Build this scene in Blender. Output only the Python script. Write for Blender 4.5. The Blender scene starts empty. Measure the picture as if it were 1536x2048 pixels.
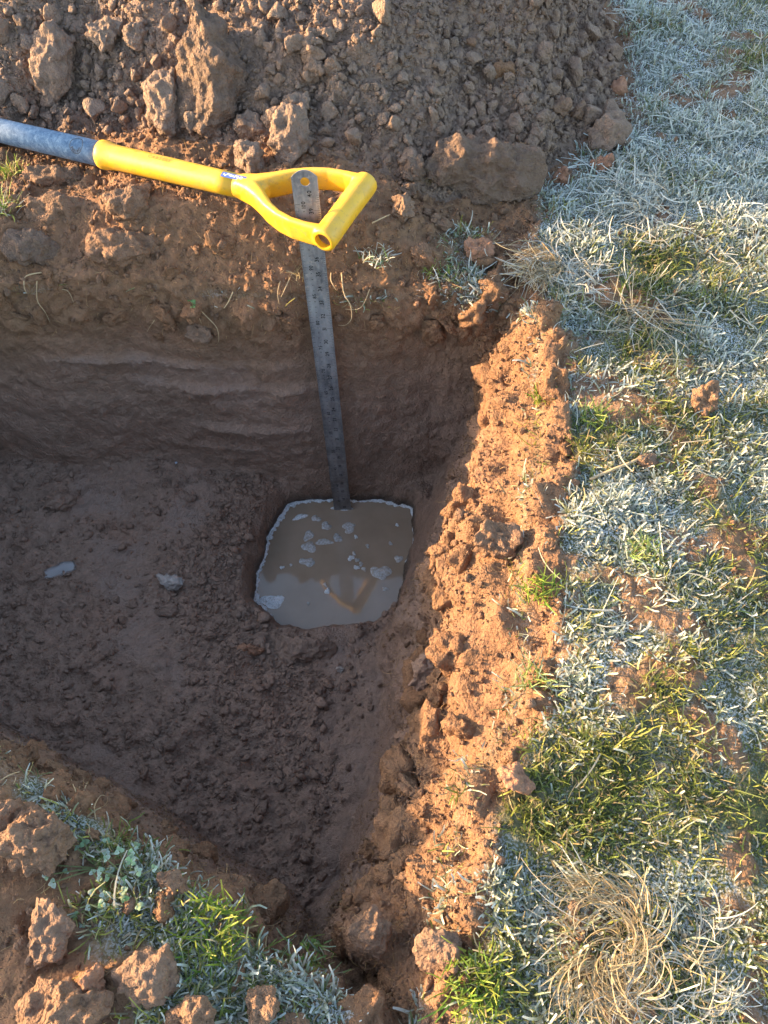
import bpy, bmesh, math, random
import numpy as np
from mathutils import Vector, Matrix

random.seed(7)
RNG = np.random.default_rng(11)
scene = bpy.context.scene
COL = scene.collection
R = math.radians

# ---------------------------------------------------------------- camera
CAM_Z = 0.855
PITCH = R(30.0)            # angle of the view axis from straight down
FPX = 1538.0               # focal length in photo pixels (2048 high)
cam_data = bpy.data.cameras.new("camera")
cam = bpy.data.objects.new("camera", cam_data)
COL.objects.link(cam)
cam.location = (0, 0, CAM_Z)
cam.rotation_euler = (PITCH, 0, 0)
cam_data.sensor_fit = 'VERTICAL'
cam_data.sensor_height = 24.0
cam_data.lens = 24.0 * FPX / 2048.0
cam_data.clip_start = 0.02
cam_data.clip_end = 500
scene.camera = cam

# ---------------------------------------------------------------- light
SUN_DIR = Vector((1.0, -0.18, -0.23)).normalized()      # the way the light travels
SUN_ELEV = math.asin(-SUN_DIR.z)
to_sun = -SUN_DIR
world = bpy.data.worlds.new("World")
scene.world = world
world.use_nodes = True
wn = world.node_tree.nodes
wl = world.node_tree.links
bg = wn["Background"]
sky = wn.new("ShaderNodeTexSky")
sky.sky_type = 'NISHITA'
sky.sun_disc = False
sky.sun_elevation = SUN_ELEV
sky.sun_rotation = math.atan2(to_sun.x, to_sun.y)
sky.air_density = 1.0
sky.dust_density = 1.6
sky.ozone_density = 1.0
wl.new(sky.outputs[0], bg.inputs[0])
bg.inputs[1].default_value = 0.15
sun_data = bpy.data.lights.new("sun", 'SUN')
sun_data.energy = 3.9
sun_data.angle = R(0.55)
sun_data.color = (1.0, 0.70, 0.38)
sun = bpy.data.objects.new("sun", sun_data)
COL.objects.link(sun)
sun.rotation_euler = SUN_DIR.to_track_quat('-Z', 'Y').to_euler()
sun.location = (-3, 0.8, 2)
scene.view_settings.view_transform = 'Standard'
scene.view_settings.look = 'None'
scene.view_settings.gamma = 1.0
scene.view_settings.use_curve_mapping = False
scene.view_settings.exposure = 2.45
scene.cycles.max_bounces = 5
scene.cycles.diffuse_bounces = 3
scene.cycles.use_adaptive_sampling = True
scene.cycles.adaptive_threshold = 0.03
scene.cycles.use_denoising = True

# ---------------------------------------------------------------- helpers
def tag(o, label=None, cat=None, group=None, kind=None):
    if label: o['label'] = label
    if cat: o['category'] = cat
    if group: o['group'] = group
    if kind: o['kind'] = kind
    return o

def empty(name, loc=(0, 0, 0)):
    o = bpy.data.objects.new(name, None)
    o.empty_display_size = 0.02
    COL.objects.link(o)
    o.location = loc
    return o

def link(name, me, parent=None, keep=True):
    o = bpy.data.objects.new(name, me)
    COL.objects.link(o)
    if parent is not None:
        o.parent = parent
        if keep:      # geometry given in world space, parent only translated
            o.location = -Vector(parent.location)
    return o

def mesh_np(name, V, F, mats=(), smooth=True, attrs=None, colors=None):
    """numpy verts (n,3), faces (m,k) -> mesh, fast path."""
    V = np.ascontiguousarray(V, dtype=np.float32)
    F = np.ascontiguousarray(F, dtype=np.int32)
    me = bpy.data.meshes.new(name)
    k = F.shape[1]
    me.vertices.add(len(V)); me.vertices.foreach_set('co', V.ravel())
    me.loops.add(F.size); me.loops.foreach_set('vertex_index', F.ravel())
    me.polygons.add(len(F))
    me.polygons.foreach_set('loop_start', np.arange(0, F.size, k, dtype=np.int32))
    me.polygons.foreach_set('loop_total', np.full(len(F), k, dtype=np.int32))
    me.update(calc_edges=True)
    if smooth:
        me.polygons.foreach_set('use_smooth', np.ones(len(F), dtype=bool))
    for n, a in (attrs or {}).items():
        at = me.attributes.new(n, 'FLOAT', 'POINT')
        at.data.foreach_set('value', np.ascontiguousarray(a, dtype=np.float32))
    for n, a in (colors or {}).items():
        at = me.attributes.new(n, 'FLOAT_COLOR', 'POINT')
        c = np.ones((len(V), 4), dtype=np.float32); c[:, :3] = a
        at.data.foreach_set('color', c.ravel())
    for m in mats: me.materials.append(m)
    return me

def sm(a, b, x):
    t = np.clip((x - a) / (b - a), 0, 1)
    return t * t * (3 - 2 * t)

def smax(a, b, k):
    h = np.clip(0.5 + 0.5 * (a - b) / k, 0, 1)
    return b + (a - b) * h + k * h * (1 - h)

# --- numpy noise
def _hash(ix, iy, iz, seed):
    h = (ix.astype(np.int64) * 374761393 + iy.astype(np.int64) * 668265263 +
         iz.astype(np.int64) * 2147483647 + seed * 974634777) & 0xFFFFFFFF
    h = ((h ^ (h >> 13)) * 1274126177) & 0xFFFFFFFF
    h = ((h ^ (h >> 16)) * 2246822519) & 0xFFFFFFFF
    return h ^ (h >> 15)

def gnoise(x, y, z, seed=0):
    """gradient noise, about -1..1"""
    x = np.asarray(x, float); y = np.asarray(y, float) + 0 * x; z = np.asarray(z, float) + 0 * x
    ix = np.floor(x); iy = np.floor(y); iz = np.floor(z)
    fx = x - ix; fy = y - iy; fz = z - iz
    u = fx**3 * (fx * (fx * 6 - 15) + 10); v = fy**3 * (fy * (fy * 6 - 15) + 10); w = fz**3 * (fz * (fz * 6 - 15) + 10)
    out = 0
    for dx in (0, 1):
        wx = u if dx else 1 - u
        for dy in (0, 1):
            wy = v if dy else 1 - v
            for dz in (0, 1):
                wz = w if dz else 1 - w
                h = _hash(ix + dx, iy + dy, iz + dz, seed)
                gx = (h & 1023) / 511.5 - 1; gy = ((h >> 10) & 1023) / 511.5 - 1; gz = ((h >> 20) & 1023) / 511.5 - 1
                out = out + wx * wy * wz * (gx * (fx - dx) + gy * (fy - dy) + gz * (fz - dz))
    return out * 1.5

def fbm(x, y, z, octv=4, seed=0, gain=0.5):
    a = 1.0; s = 0; f = 1.0
    for i in range(octv):
        s = s + a * gnoise(x * f, y * f, z * f, seed + i * 17)
        a *= gain; f *= 2.03
    return s

def worley(x, y, z, seed=0):
    """F1 distance and a random value of the nearest cell"""
    ix = np.floor(x); iy = np.floor(y); iz = np.floor(z)
    best = np.full(x.shape, 9.0); rv = np.zeros(x.shape)
    for dx in (-1, 0, 1):
        for dy in (-1, 0, 1):
            for dz in (-1, 0, 1):
                cx = ix + dx; cy = iy + dy; cz = iz + dz
                h = _hash(cx, cy, cz, seed)
                d = ((cx + (h & 1023) / 1023.0 - x)**2 + (cy + ((h >> 10) & 1023) / 1023.0 - y)**2 +
                     (cz + ((h >> 20) & 1023) / 1023.0 - z)**2)
                m = d < best
                best = np.where(m, d, best); rv = np.where(m, ((h * 7919) & 4095) / 4095.0, rv)
    return np.sqrt(best), rv

def poly_sd(px, py, poly):
    """signed distance to polygon, positive inside"""
    d = np.full(px.shape, 1e9); inside = np.zeros(px.shape, bool)
    n = len(poly)
    for i in range(n):
        ax, ay = poly[i]; bx, by = poly[(i + 1) % n]
        ex, ey = bx - ax, by - ay
        wx, wy = px - ax, py - ay
        t = np.clip((wx * ex + wy * ey) / (ex * ex + ey * ey), 0, 1)
        d = np.minimum(d, (wx - ex * t)**2 + (wy - ey * t)**2)
        c = ((ay > py) != (by > py)) & (px < (bx - ax) * (py - ay) / ((by - ay) + 1e-12) + ax)
        inside ^= c
    return np.where(inside, 1, -1) * np.sqrt(d)

# ---------------------------------------------------------------- materials
def new_mat(name):
    m = bpy.data.materials.new(name); m.use_nodes = True
    nt = m.node_tree
    return m, nt, nt.nodes, nt.links, nt.nodes["Principled BSDF"]

def N(nodes, typ, **kw):
    n = nodes.new(typ)
    for k, v in kw.items():
        if k.startswith('in_'):
            n.inputs[int(k[3:])].default_value = v
        else:
            setattr(n, k, v)
    return n

def noise_node(nodes, links, coord, scale, detail=4, rough=0.55, dist=0.0):
    n = nodes.new("ShaderNodeTexNoise")
    n.inputs['Scale'].default_value = scale; n.inputs['Detail'].default_value = detail
    n.inputs['Roughness'].default_value = rough; n.inputs['Distortion'].default_value = dist
    links.new(coord, n.inputs['Vector'])
    return n

def ramp(nodes, links, fac, stops):
    r = nodes.new("ShaderNodeValToRGB")
    e = r.color_ramp.elements
    while len(e) < len(stops): e.new(0.5)
    for i, (p, c) in enumerate(stops):
        e[i].position = p
        e[i].color = (*c, 1) if len(c) == 3 else c
    links.new(fac, r.inputs[0])
    return r

def mix(nodes, links, fac, a, b, mode='MIX'):
    m = nodes.new("ShaderNodeMix"); m.data_type = 'RGBA'; m.blend_type = mode
    for sock, val in ((m.inputs['Factor'], fac), (m.inputs['A'], a), (m.inputs['B'], b)):
        if hasattr(val, 'links'): links.new(val, sock)
        elif isinstance(val, (int, float)): sock.default_value = val
        else: sock.default_value = (*val, 1)
    return m.outputs['Result']

def soil_material(name, dry, wet, bump=0.6, objcoord=False, wet_default=0.0, turf=False):
    m, nt, nodes, links, bs = new_mat(name)
    g = nodes.new("ShaderNodeNewGeometry"); co = g.outputs['Position']
    n1 = noise_node(nodes, links, co, 9, 3, 0.6)
    n2 = noise_node(nodes, links, co, 70, 4, 0.65)
    n3 = noise_node(nodes, links, co, 420, 1, 0.6)
    dryc = ramp(nodes, links, n2.outputs[0], [(0.25, tuple(c * 0.72 for c in dry)), (0.5, dry), (0.78, tuple(min(1, c * 1.28) for c in dry))])
    wetc = ramp(nodes, links, n2.outputs[0], [(0.25, tuple(c * 0.75 for c in wet)), (0.5, wet), (0.78, tuple(c * 1.3 for c in wet))])
    if objcoord:
        fac = wet_default
    else:
        at = nodes.new("ShaderNodeAttribute"); at.attribute_name = "wet"
        md = nodes.new("ShaderNodeMath"); md.operation = 'ADD'; md.use_clamp = True
        ma = nodes.new("ShaderNodeMath"); ma.operation = 'MULTIPLY_ADD'
        links.new(n1.outputs[0], ma.inputs[0]); ma.inputs[1].default_value = 0.8; ma.inputs[2].default_value = -0.4
        links.new(at.outputs['Fac'], md.inputs[0]); links.new(ma.outputs[0], md.inputs[1])
        fac = md.outputs[0]
    col = mix(nodes, links, fac, dryc.outputs[0], wetc.outputs[0])
    red = mix(nodes, links, n1.outputs[0], (0.92, 1.02, 1.08), (1.1, 0.98, 0.9))
    col = mix(nodes, links, 1.0, col, red, 'MULTIPLY')
    if not objcoord:
        ats = nodes.new("ShaderNodeAttribute"); ats.attribute_name = "soak"
        col = mix(nodes, links, ats.outputs['Fac'], col, (0.085, 0.055, 0.038))
        atm = nodes.new("ShaderNodeAttribute"); atm.attribute_name = "smear"
        sme = ramp(nodes, links, n1.outputs[0], [(0.42, (0, 0, 0)), (0.6, (1, 1, 1))])
        smm = nodes.new("ShaderNodeMath"); smm.operation = 'MULTIPLY'; links.new(atm.outputs['Fac'], smm.inputs[0]); links.new(sme.outputs[0], smm.inputs[1])
        col = mix(nodes, links, smm.outputs[0], col, (0.255, 0.168, 0.126))
    if turf:
        at2 = nodes.new("ShaderNodeAttribute"); at2.attribute_name = "turf"
        gcol = ramp(nodes, links, n2.outputs[0], [(0.3, (0.035, 0.038, 0.018)), (0.5, (0.07, 0.075, 0.03)), (0.7, (0.16, 0.15, 0.09))])
        at3 = nodes.new("ShaderNodeAttribute"); at3.attribute_name = "frost"
        fr = ramp(nodes, links, n3.outputs[0], [(0.46, (0, 0, 0)), (0.62, (1, 1, 1))])
        fm = nodes.new("ShaderNodeMath"); fm.operation = 'MULTIPLY'
        links.new(fr.outputs[0], fm.inputs[0]); links.new(at3.outputs['Fac'], fm.inputs[1])
        gcol = mix(nodes, links, fm.outputs[0], gcol.outputs[0], (0.5, 0.53, 0.55))
        col = mix(nodes, links, at2.outputs['Fac'], col, gcol)
    links.new(col, bs.inputs['Base Color'])
    rr = ramp(nodes, links, n1.outputs[0], [(0.3, (0.95,) * 3), (0.7, (0.8,) * 3)])
    links.new(rr.outputs[0], bs.inputs['Roughness'])
    bs.inputs['Specular IOR Level'].default_value = 0.25
    if not objcoord:
        wr = nodes.new("ShaderNodeMapRange"); links.new(fac, wr.inputs[0])
        wr.inputs[3].default_value = 0.95; wr.inputs[4].default_value = 0.62
        gl = nodes.new("ShaderNodeMath"); gl.operation = 'MAXIMUM'; links.new(smm.outputs[0], gl.inputs[0]); links.new(ats.outputs['Fac'], gl.inputs[1])
        gm_ = nodes.new("ShaderNodeMath"); gm_.operation = 'MULTIPLY_ADD'; links.new(gl.outputs[0], gm_.inputs[0]); gm_.inputs[1].default_value = -.30; links.new(wr.outputs[0], gm_.inputs[2])
        links.new(gm_.outputs[0], bs.inputs['Roughness'])
    b1 = nodes.new("ShaderNodeBump"); b1.inputs['Strength'].default_value = bump; b1.inputs['Distance'].default_value = 0.0036
    ad = nodes.new("ShaderNodeMath"); ad.operation = 'MULTIPLY_ADD'
    n4 = noise_node(nodes, links, co, 230, 3, 0.75)
    links.new(n4.outputs[0], ad.inputs[0]); ad.inputs[1].default_value = 1.5
    links.new(n3.outputs[0], ad.inputs[2])
    vo = nodes.new("ShaderNodeTexVoronoi"); vo.inputs['Scale'].default_value = 190; links.new(co, vo.inputs['Vector'])
    ad2 = nodes.new("ShaderNodeMath"); ad2.operation = 'MULTIPLY_ADD'
    links.new(vo.outputs['Distance'], ad2.inputs[0]); ad2.inputs[1].default_value = -0.9; links.new(ad.outputs[0], ad2.inputs[2])
    links.new(ad2.outputs[0], b1.inputs['Height'])
    links.new(b1.outputs[0], bs.inputs['Normal'])
    return m

DRY = (0.205, 0.108, 0.058)
WET = (0.250, 0.155, 0.110)
M_GROUND = soil_material("turf_soil", DRY, WET, turf=True)
M_PIT = soil_material("pit_soil", DRY, WET, bump=0.7)
M_HEAP = soil_material("spoil_soil", (0.215, 0.140, 0.100), WET, bump=0.8)
M_CLODH = soil_material("heap_clod_soil", (0.225, 0.150, 0.108), (0.2, 0.14, 0.1), objcoord=True, bump=0.9)
M_CLOD = soil_material("clod_soil", (0.21, 0.120, 0.073), WET, objcoord=True, bump=0.95)
M_CLODWET = soil_material("damp_clod_soil", (0.235, 0.148, 0.106), WET, objcoord=True, bump=0.7)

M_PITL = soil_material("wall_lump_soil", DRY, WET, objcoord=True, bump=0.9)

def plain(name, col, rough=0.5, spec=0.5, metal=0.0, **kw):
    m, nt, nodes, links, bs = new_mat(name)
    bs.inputs['Base Color'].default_value = (*col, 1)
    bs.inputs['Roughness'].default_value = rough
    bs.inputs['Specular IOR Level'].default_value = spec
    bs.inputs['Metallic'].default_value = metal
    return m

# ---------------------------------------------------------------- lettering glyphs (built-in font)
GLYPH = {}
def glyph(ch):
    if ch not in GLYPH:
        cu = bpy.data.curves.new("glyph", 'FONT'); cu.body = ch; cu.size = 1.0; cu.resolution_u = 3; cu.offset = .018
        ob = bpy.data.objects.new("glyph", cu); COL.objects.link(ob)
        dg = bpy.context.evaluated_depsgraph_get()
        me = bpy.data.meshes.new_from_object(ob.evaluated_get(dg))
        V = np.array([v.co[:2] for v in me.vertices]); F = [tuple(p.vertices) for p in me.polygons]
        bpy.data.objects.remove(ob); bpy.data.curves.remove(cu); bpy.data.meshes.remove(me)
        GLYPH[ch] = (V, F, V[:, 0].min(), V[:, 0].max())
    return GLYPH[ch]
for _c in "0123456789CARTESPO": glyph(_c)

def text2d(txt, size, gap=.10):
    V = []; F = []; x = 0
    for ch in txt:
        v, f, a, b = glyph(ch)
        F += [tuple(i + len(V) for i in t) for t in f]
        V += [((p[0] - a + x) * size, p[1] * size) for p in v]
        x += b - a + gap
    return np.array(V), F, (x - gap) * size

# ---------------------------------------------------------------- terrain: shape of the pit, banks and heap
WATER_Z = -0.52
HOLE = [(-.195, .805), (-.133, .819), (-.029, .815), (.052, .799), (.055, .734), (.050, .672), (.026, .602), (-.022, .556),
        (-.112, .544), (-.188, .546), (-.245, .597), (-.241, .672), (-.222, .752)]
HEAP = [(-1.45, 1.30), (-.9, 1.25), (-.5, 1.20), (-.3, 1.15), (-.05, 1.08), (.10, 1.05), (.25, 1.14), (.38, 1.25), (.44, 1.4), (.46, 1.75), (.42, 2.3), (-.4, 2.5), (-1.4, 2.35)]

def xr(y): return np.interp(y, [-.2, -.1, -.032, .005, .071, .118, .184, .238, .308, .439, .55, .711, .857, 1.0], [-.01, .03, .050, .068, .080, .100, .132, .162, .191, .200, .230, .243, .238, .225])
def fw(y): return np.interp(y, [-.1, -.03, .02, .06, .10, .159, .279, .49, .659, .794, .9], [.04, .06, .10, .108, .085, .09, .112, .13, .094, .06, .05])
def yf(x): return np.interp(x, [-1.2, -.59, -.44, -.284, -.129, -.05, .086, .222, .3], [.93, .908, .922, .908, .900, .894, .894, .866, .85])
def yn(x): return np.interp(x, [-1.3, -.9, -.418, -.346, -.269, -.16, -.102, -.033, .048, .2], [.55, .39, .176, .139, .087, .034, -.016, -.046, -.086, -.14])

def masks(x, y):
    """geometry fields shared by the shape and the materials"""
    w1 = gnoise(x * 5, y * 5, 0.3, 3); w2 = gnoise(x * 14, y * 14, 1.7, 4)
    wob = 0.012 * w1 + 0.006 * w2
    s_r = (xr(y) - x) * 0.95 + wob + .011 * gnoise(y * 11, x * 3, .8, 6)
    s_f = yf(x) - y + 0.7 * wob
    s_n = (y - yn(x)) * 0.9 + 0.7 * wob
    s_l = x + 1.12 + wob
    return s_r, s_f, s_n, s_l

def base_height(x, y):
    s_r, s_f, s_n, s_l = masks(x, y)
    f = fw(y)
    q = s_r / f
    lip = np.maximum(s_r - f, 0)
    w_r = np.interp(q, [0, .12, .5, .85, 1.0], [.004, -.004, -.034, -.068, -.090]) - np.interp(lip, [0, .018, .12, .4], [0, .17, .50, 1.6])
    w_f = np.interp(s_f, [0, .010, .025, .058, .082, .25], [0, -.05, -.17, -.42, -.56, -1.6])
    w_n = np.interp(s_n, [0, .012, .03, .055, .2], [0, -.03, -.20, -.50, -2.0])
    w_l = np.interp(s_l, [0, .03, .08, .12, .3], [0, -.05, -.3, -.6, -1.6])
    pit = smax(smax(w_r, w_f, .03), smax(w_n, w_l, .03), .03)
    fl = -.447 + .03 * sm(-.22, -.6, x) * sm(.5, .85, y) + .012 * gnoise(x * 4, y * 4, .5, 21) + .008 * gnoise(x * 9, y * 9, .5, 22)
    fl = fl + .035 * np.exp(-((x - .03) / .07)**2) * sm(.52, .35, y)
    sd = poly_sd(x, y, HOLE)
    fl = fl - .17 * sm(-.03, .03, sd + .004 * gnoise(x * 25, y * 25, 0, 5)) - .012 * sm(-.10, -.02, sd)
    z = smax(pit, fl, .025)
    # the land outside
    g = .010 * gnoise(x * 4.5, y * 4.5, .1, 31) + .006 * gnoise(x * 13, y * 13, .1, 32)
    bank = .066 * sm(-.01, .09, y - yf(x)) * sm(.14, -.08, x) * (1 - .5 * sm(-.28, -.55, x)) + .015 * sm(.0, .10, y - yf(x)) * sm(.3, .1, x) * sm(1.3, 1.05, y)
    g = g + bank
    g = g + .022 * sm(.04, -.10, y - yn(x)) * sm(.12, -.1, x)
    g = g + .17 * sm(-.92, -1.14, x) * sm(1.5, .9, y) * sm(-.3, -.1, y) + .018 * sm(-.55, -.95, x) * sm(.42, .25, y) * sm(-.3, -.1, y)  # unseen left bank and rise, raised to shade the pit and near bank
    g = g + .045 * np.exp(-(((x - .212) / .05)**2 + ((y - .80) / .045)**2))
    hd = poly_sd(x, y, HEAP) + .03 * gnoise(x * 6, y * 6, .2, 41) + .012 * gnoise(x * 15, y * 15, .2, 42)
    hz = np.where(hd > 0, .55 * (1 - np.exp(-np.maximum(hd, 0) * .80 / .55)), 0)
    hz = hz + .03 * sm(-.02, .15, hd) * gnoise(x * 7, y * 7, .9, 43)
    g = g + hz
    edge = sm(-1.58, -1.42, x) * sm(1.68, 1.3, x) * sm(-.58, -.4, y) * sm(2.68, 2.45, y)
    return z + g * edge * sm(-.16, .0, z), z, hd, sd

def lines(a, b, fine0, fine1, fine, mid0, mid1, mid, coarse):
    out = [a]
    while out[-1] < b:
        p = out[-1]
        out.append(p + (fine if fine0 <= p <= fine1 else mid if mid0 <= p <= mid1 else coarse))
    out[-1] = b
    return np.array(out)

gx = lines(-1.6, 1.7, -.62, .62, .0029, -.84, .84, .0050, .02)
gy = lines(-.6, 2.7, -.10, 1.28, .0029, -.14, 1.80, .0048, .02)
X, Y = np.meshgrid(gx, gy)
densx = lambda p: np.interp(p, [-.92, -.82, -.66, -.60, .60, .66, .82, .92], [.15, .52, .52, 1, 1, .52, .52, .15])
densy = lambda p: np.interp(p, [-.18, -.10, 1.26, 1.34, 1.72, 1.84], [.15, 1, 1, .65, .65, .15])
for it in range(3):            # spread the grid lines evenly over the slopes
    Z = base_height(X, Y)[0]
    for j in range(X.shape[0]):
        xj = X[j]
        l = np.sqrt(np.diff(xj)**2 + (0.8 * np.diff(Z[j]))**2) * densx((xj[1:] + xj[:-1]) / 2)
        c = np.concatenate([[0], np.cumsum(l)])
        t = np.linspace(0, c[-1], len(c))
        ny = np.interp(t, c, Y[j]); nx = np.interp(t, c, xj)
        X[j] = .7 * nx + .3 * xj; Y[j] = .7 * ny + .3 * Y[j]
    Z = base_height(X, Y)[0]
    for i in range(X.shape[1]):
        yi = Y[:, i]
        l = np.sqrt(np.diff(yi)**2 + (0.8 * np.diff(Z[:, i]))**2) * densy((yi[1:] + yi[:-1]) / 2)
        c = np.concatenate([[0], np.cumsum(l)])
        t = np.linspace(0, c[-1], len(c))
        nx = np.interp(t, c, X[:, i]); ny = np.interp(t, c, yi)
        X[:, i] = .7 * nx + .3 * X[:, i]; Y[:, i] = .7 * ny + .3 * yi
Z, PITZ, HD, SD = base_height(X, Y)
S_R, S_F, S_N, S_L = masks(X, Y)

def grid_normals(X, Y, Z):
    P = np.stack([X, Y, Z], -1)
    du = np.gradient(P, axis=1); dv = np.gradient(P, axis=0)
    n = np.cross(du, dv)
    return n / (np.linalg.norm(n, axis=-1, keepdims=True) + 1e-12)

NRM = grid_normals(X, Y, Z)
# region weights
in_pit = sm(-.004, -.03, PITZ)
floor_w = sm(.75, .93, NRM[..., 2]) * sm(-.3, -.38, PITZ)
wall_w = in_pit * (1 - floor_w)
far_wall = wall_w * sm(.10, .05, S_F) * sm(.02, .06, S_R)
heap_w = sm(-.02, .03, HD) * (1 - in_pit)
bank_w = sm(-.05, -.03, Y - yf(X)) * sm(.20, .05, X + 0.06 * gnoise(X * 9, Y * 9, 0, 71)) * (1 - heap_w) * (1 - in_pit)
bare = .75 * gnoise(X * 7, Y * 7, .4, 51) + .7 * gnoise(X * 19, Y * 19, .4, 52) + .4 * gnoise(X * 45, Y * 45, .4, 58)
for bx, by, br in ((.312, .358, .035), (.326, .302, .045), (.379, .205, .05), (.304, .46, .03), (.32, .649, .045), (.30, .711, .04), (.282, .77, .045), (.365, .094, .04), (.241, .278, .03), (.225, .425, .03)):
    bare = bare + .42 * np.exp(-(((X - bx) / br)**2 + ((Y - by) / br)**2))
bare = bare + .12 * sm(.9, 1.05, Y)
bare_spot = sm(.26, .60, bare)
rim_soil = sm(-.026, -.004, S_R + .012 * gnoise(X * 18, Y * 18, 2.2, 53)) * sm(.09, .05, S_R) * (1 - in_pit)
toe = sm(-.09, .01, HD + .03 * gnoise(X * 15, Y * 15, 2.2, 54)) * (1 - in_pit)
loose = np.clip(heap_w + bank_w + .8 * toe, 0, 1)
near_left = sm(.0, -.03, Y - yn(X)) * sm(.06, .02, X)
near_soil = near_left * np.clip(sm(-.024, -.006, Y - yn(X) + .012 * gnoise(X * 20, Y * 20, 3.1, 55)) + sm(-.24, -.30, X + .05 * gnoise(X * 12, Y * 12, 3.3, 56)) + sm(.05, .3, gnoise(X * 15, Y * 15, 3.7, 57)), 0, 1)
turf = np.clip((1 - in_pit) * (1 - loose) * (1 - rim_soil) * (1 - .85 * bare_spot) * (1 - near_soil), 0, 1)

# displacement, metres along the normal
wx = X + .006 * gnoise(X * 60, Y * 60, Z * 60, 61); wy = Y + .006 * gnoise(X * 60, Y * 60, Z * 60 + 9, 62); wz = Z
w30, r30 = worley(wx / .034, wy / .034, wz / .034, 5)
w12, r12 = worley(wx / .0135, wy / .0135, wz / .0135, 6)
w12 = np.minimum(w12, .60); w30 = np.minimum(w30, .64)
n40 = fbm(X * 22, Y * 22, Z * 22, 3, 81)
n9 = fbm(X * 110, Y * 110, Z * 110, 3, 82)
nl = fbm(X * 8, Y * 8, Z * 8, 2, 83)
lump = sm(-.2, .5, nl)
d_loose = .016 * (.62 - w30) * (.4 + r30) * lump + .0135 * (.6 - w12) * (.4 + .9 * r12) + .008 * n40 + .0016 * n9
n16 = fbm(X * 13, Y * 13, Z * 13, 2, 86)
w60, r60 = worley(wx / .062 + .3, wy / .062, wz / .062, 15)
sliced = sm(.12, .4, fbm(X * 9 + 3, Y * 9, Z * 9, 2, 87))
d_flare = .016 * n16 + .042 * (.5 - np.minimum(w60, .68)) * (.25 + r60) + .012 * (1 - .6 * sliced) * (.55 - w30) + .0070 * (1 - .8 * sliced) * (.55 - w12) * (.4 + r12) + .012 * (1 - .5 * sliced) * n40 + .0042 * n9
smooth_patch = sm(.16, .5, fbm(X * 6, Y * 6, Z * 6, 2, 84))
d_floor = (.0110 * (.58 - w12) * (.4 + r12) + .020 * (.55 - w30) * (.1 + r30)) * (1 - .55 * smooth_patch) + .010 * n40 + .0022 * n9
d_wall = .0052 * n40 + .0016 * n9 + .0042 * (.5 - w12) * (1 - smooth_patch) + .006 * nl
# scrape marks of the digger teeth on the far wall
zc = Z + .035 * ((X + .33) / .3)**2 * np.where(X < -.33, .55, .3) * -1 + .006 * gnoise(X * 10, .3, Z * 3, 85)
scr = 0
for zl, amp, x0, x1 in ((-.165, .011, -.62, -.12), (-.215, .013, -.50, -.08), (-.315, .010, -.40, -.10), (-.375, .006, -.45, -.05)):
    span = sm(x0, x0 + .1, X) * sm(x1, x1 - .08, X)
    dz = zc - zl
    scr = scr + amp * span * np.where(dz < 0, np.exp(dz / .028) , np.exp(-(dz / .006)**2))
d_far = d_wall + .0045 * (.5 - w12) * (.3 + r12) + .5 * d_wall * sm(-.12, -.05, Z) + scr * (.55 + .9 * sm(-.3, .4, n16)) + sm(-.16, -.04, Z) * (.014 * (.55 - w30) + .005 * (.55 - w12) + .006 * n40 + .006)
d_far = np.where(d_far > 0, d_far * (1 - .8 * sm(.05, .03, np.abs(X + .095))), d_far)
d_turf = .004 * n40 + .0032 * (.55 - w12) + .0014 * n9 + bare_spot * (.006 * (.55 - w30) + .004 * (.55 - w12) + .002)
d_loose_n = .014 * (.6 - w30) * (.4 + r30) + .0085 * (.6 - w12) + .010 * n40 + .002 * n9
d = d_loose * loose + d_loose_n * near_soil + d_turf * (1 - near_soil) * (1 - loose) * (1 - in_pit) * (1 - rim_soil) + d_flare * np.maximum(rim_soil * (1 - loose), 0)
flare_w = np.clip(wall_w * sm(1.8, 1.2, S_R / fw(Y)) + .8 * wall_w * sm(.045, .02, S_N), 0, 1)
d = d * (1 - in_pit) + in_pit * (floor_w * d_floor + far_wall * d_far + (1 - floor_w) * np.clip(1 - far_wall / np.maximum(wall_w, 1e-6), 0, 1) * (flare_w * d_flare + (1 - flare_w) * d_wall))
edge = sm(-1.58, -1.42, X) * sm(1.68, 1.3, X) * sm(-.58, -.4, Y) * sm(2.68, 2.45, Y)
d = d * edge
GX = X + NRM[..., 0] * d; GY = Y + NRM[..., 1] * d; GZ = Z + NRM[..., 2] * d
GN = grid_normals(GX, GY, GZ)
GP = np.stack([GX, GY, GZ], -1).reshape(-1, 3)
GNf = GN.reshape(-1, 3)
frost_f = .50 + .42 * gnoise(GX * 3.6, GY * 3.6, 1.1, 91) + .50 * gnoise(GX * 9, GY * 9, 1.1, 92) + .3 * gnoise(GX * 24, GY * 24, 1.1, 95)
frost_f = frost_f + .32 * sm(.90, 1.02, GY + .1 * (GX - .3)) - .30 * sm(.36, .46, GX) * sm(.55, .4, GY) - .05 * sm(.85, .6, GY) * sm(.0, .2, GY)
frost_f = np.clip(frost_f, 0, 1)
wet_f = np.clip(sm(-.02, -.30, PITZ) * .95 + .25 * floor_w, 0, 1)

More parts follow.
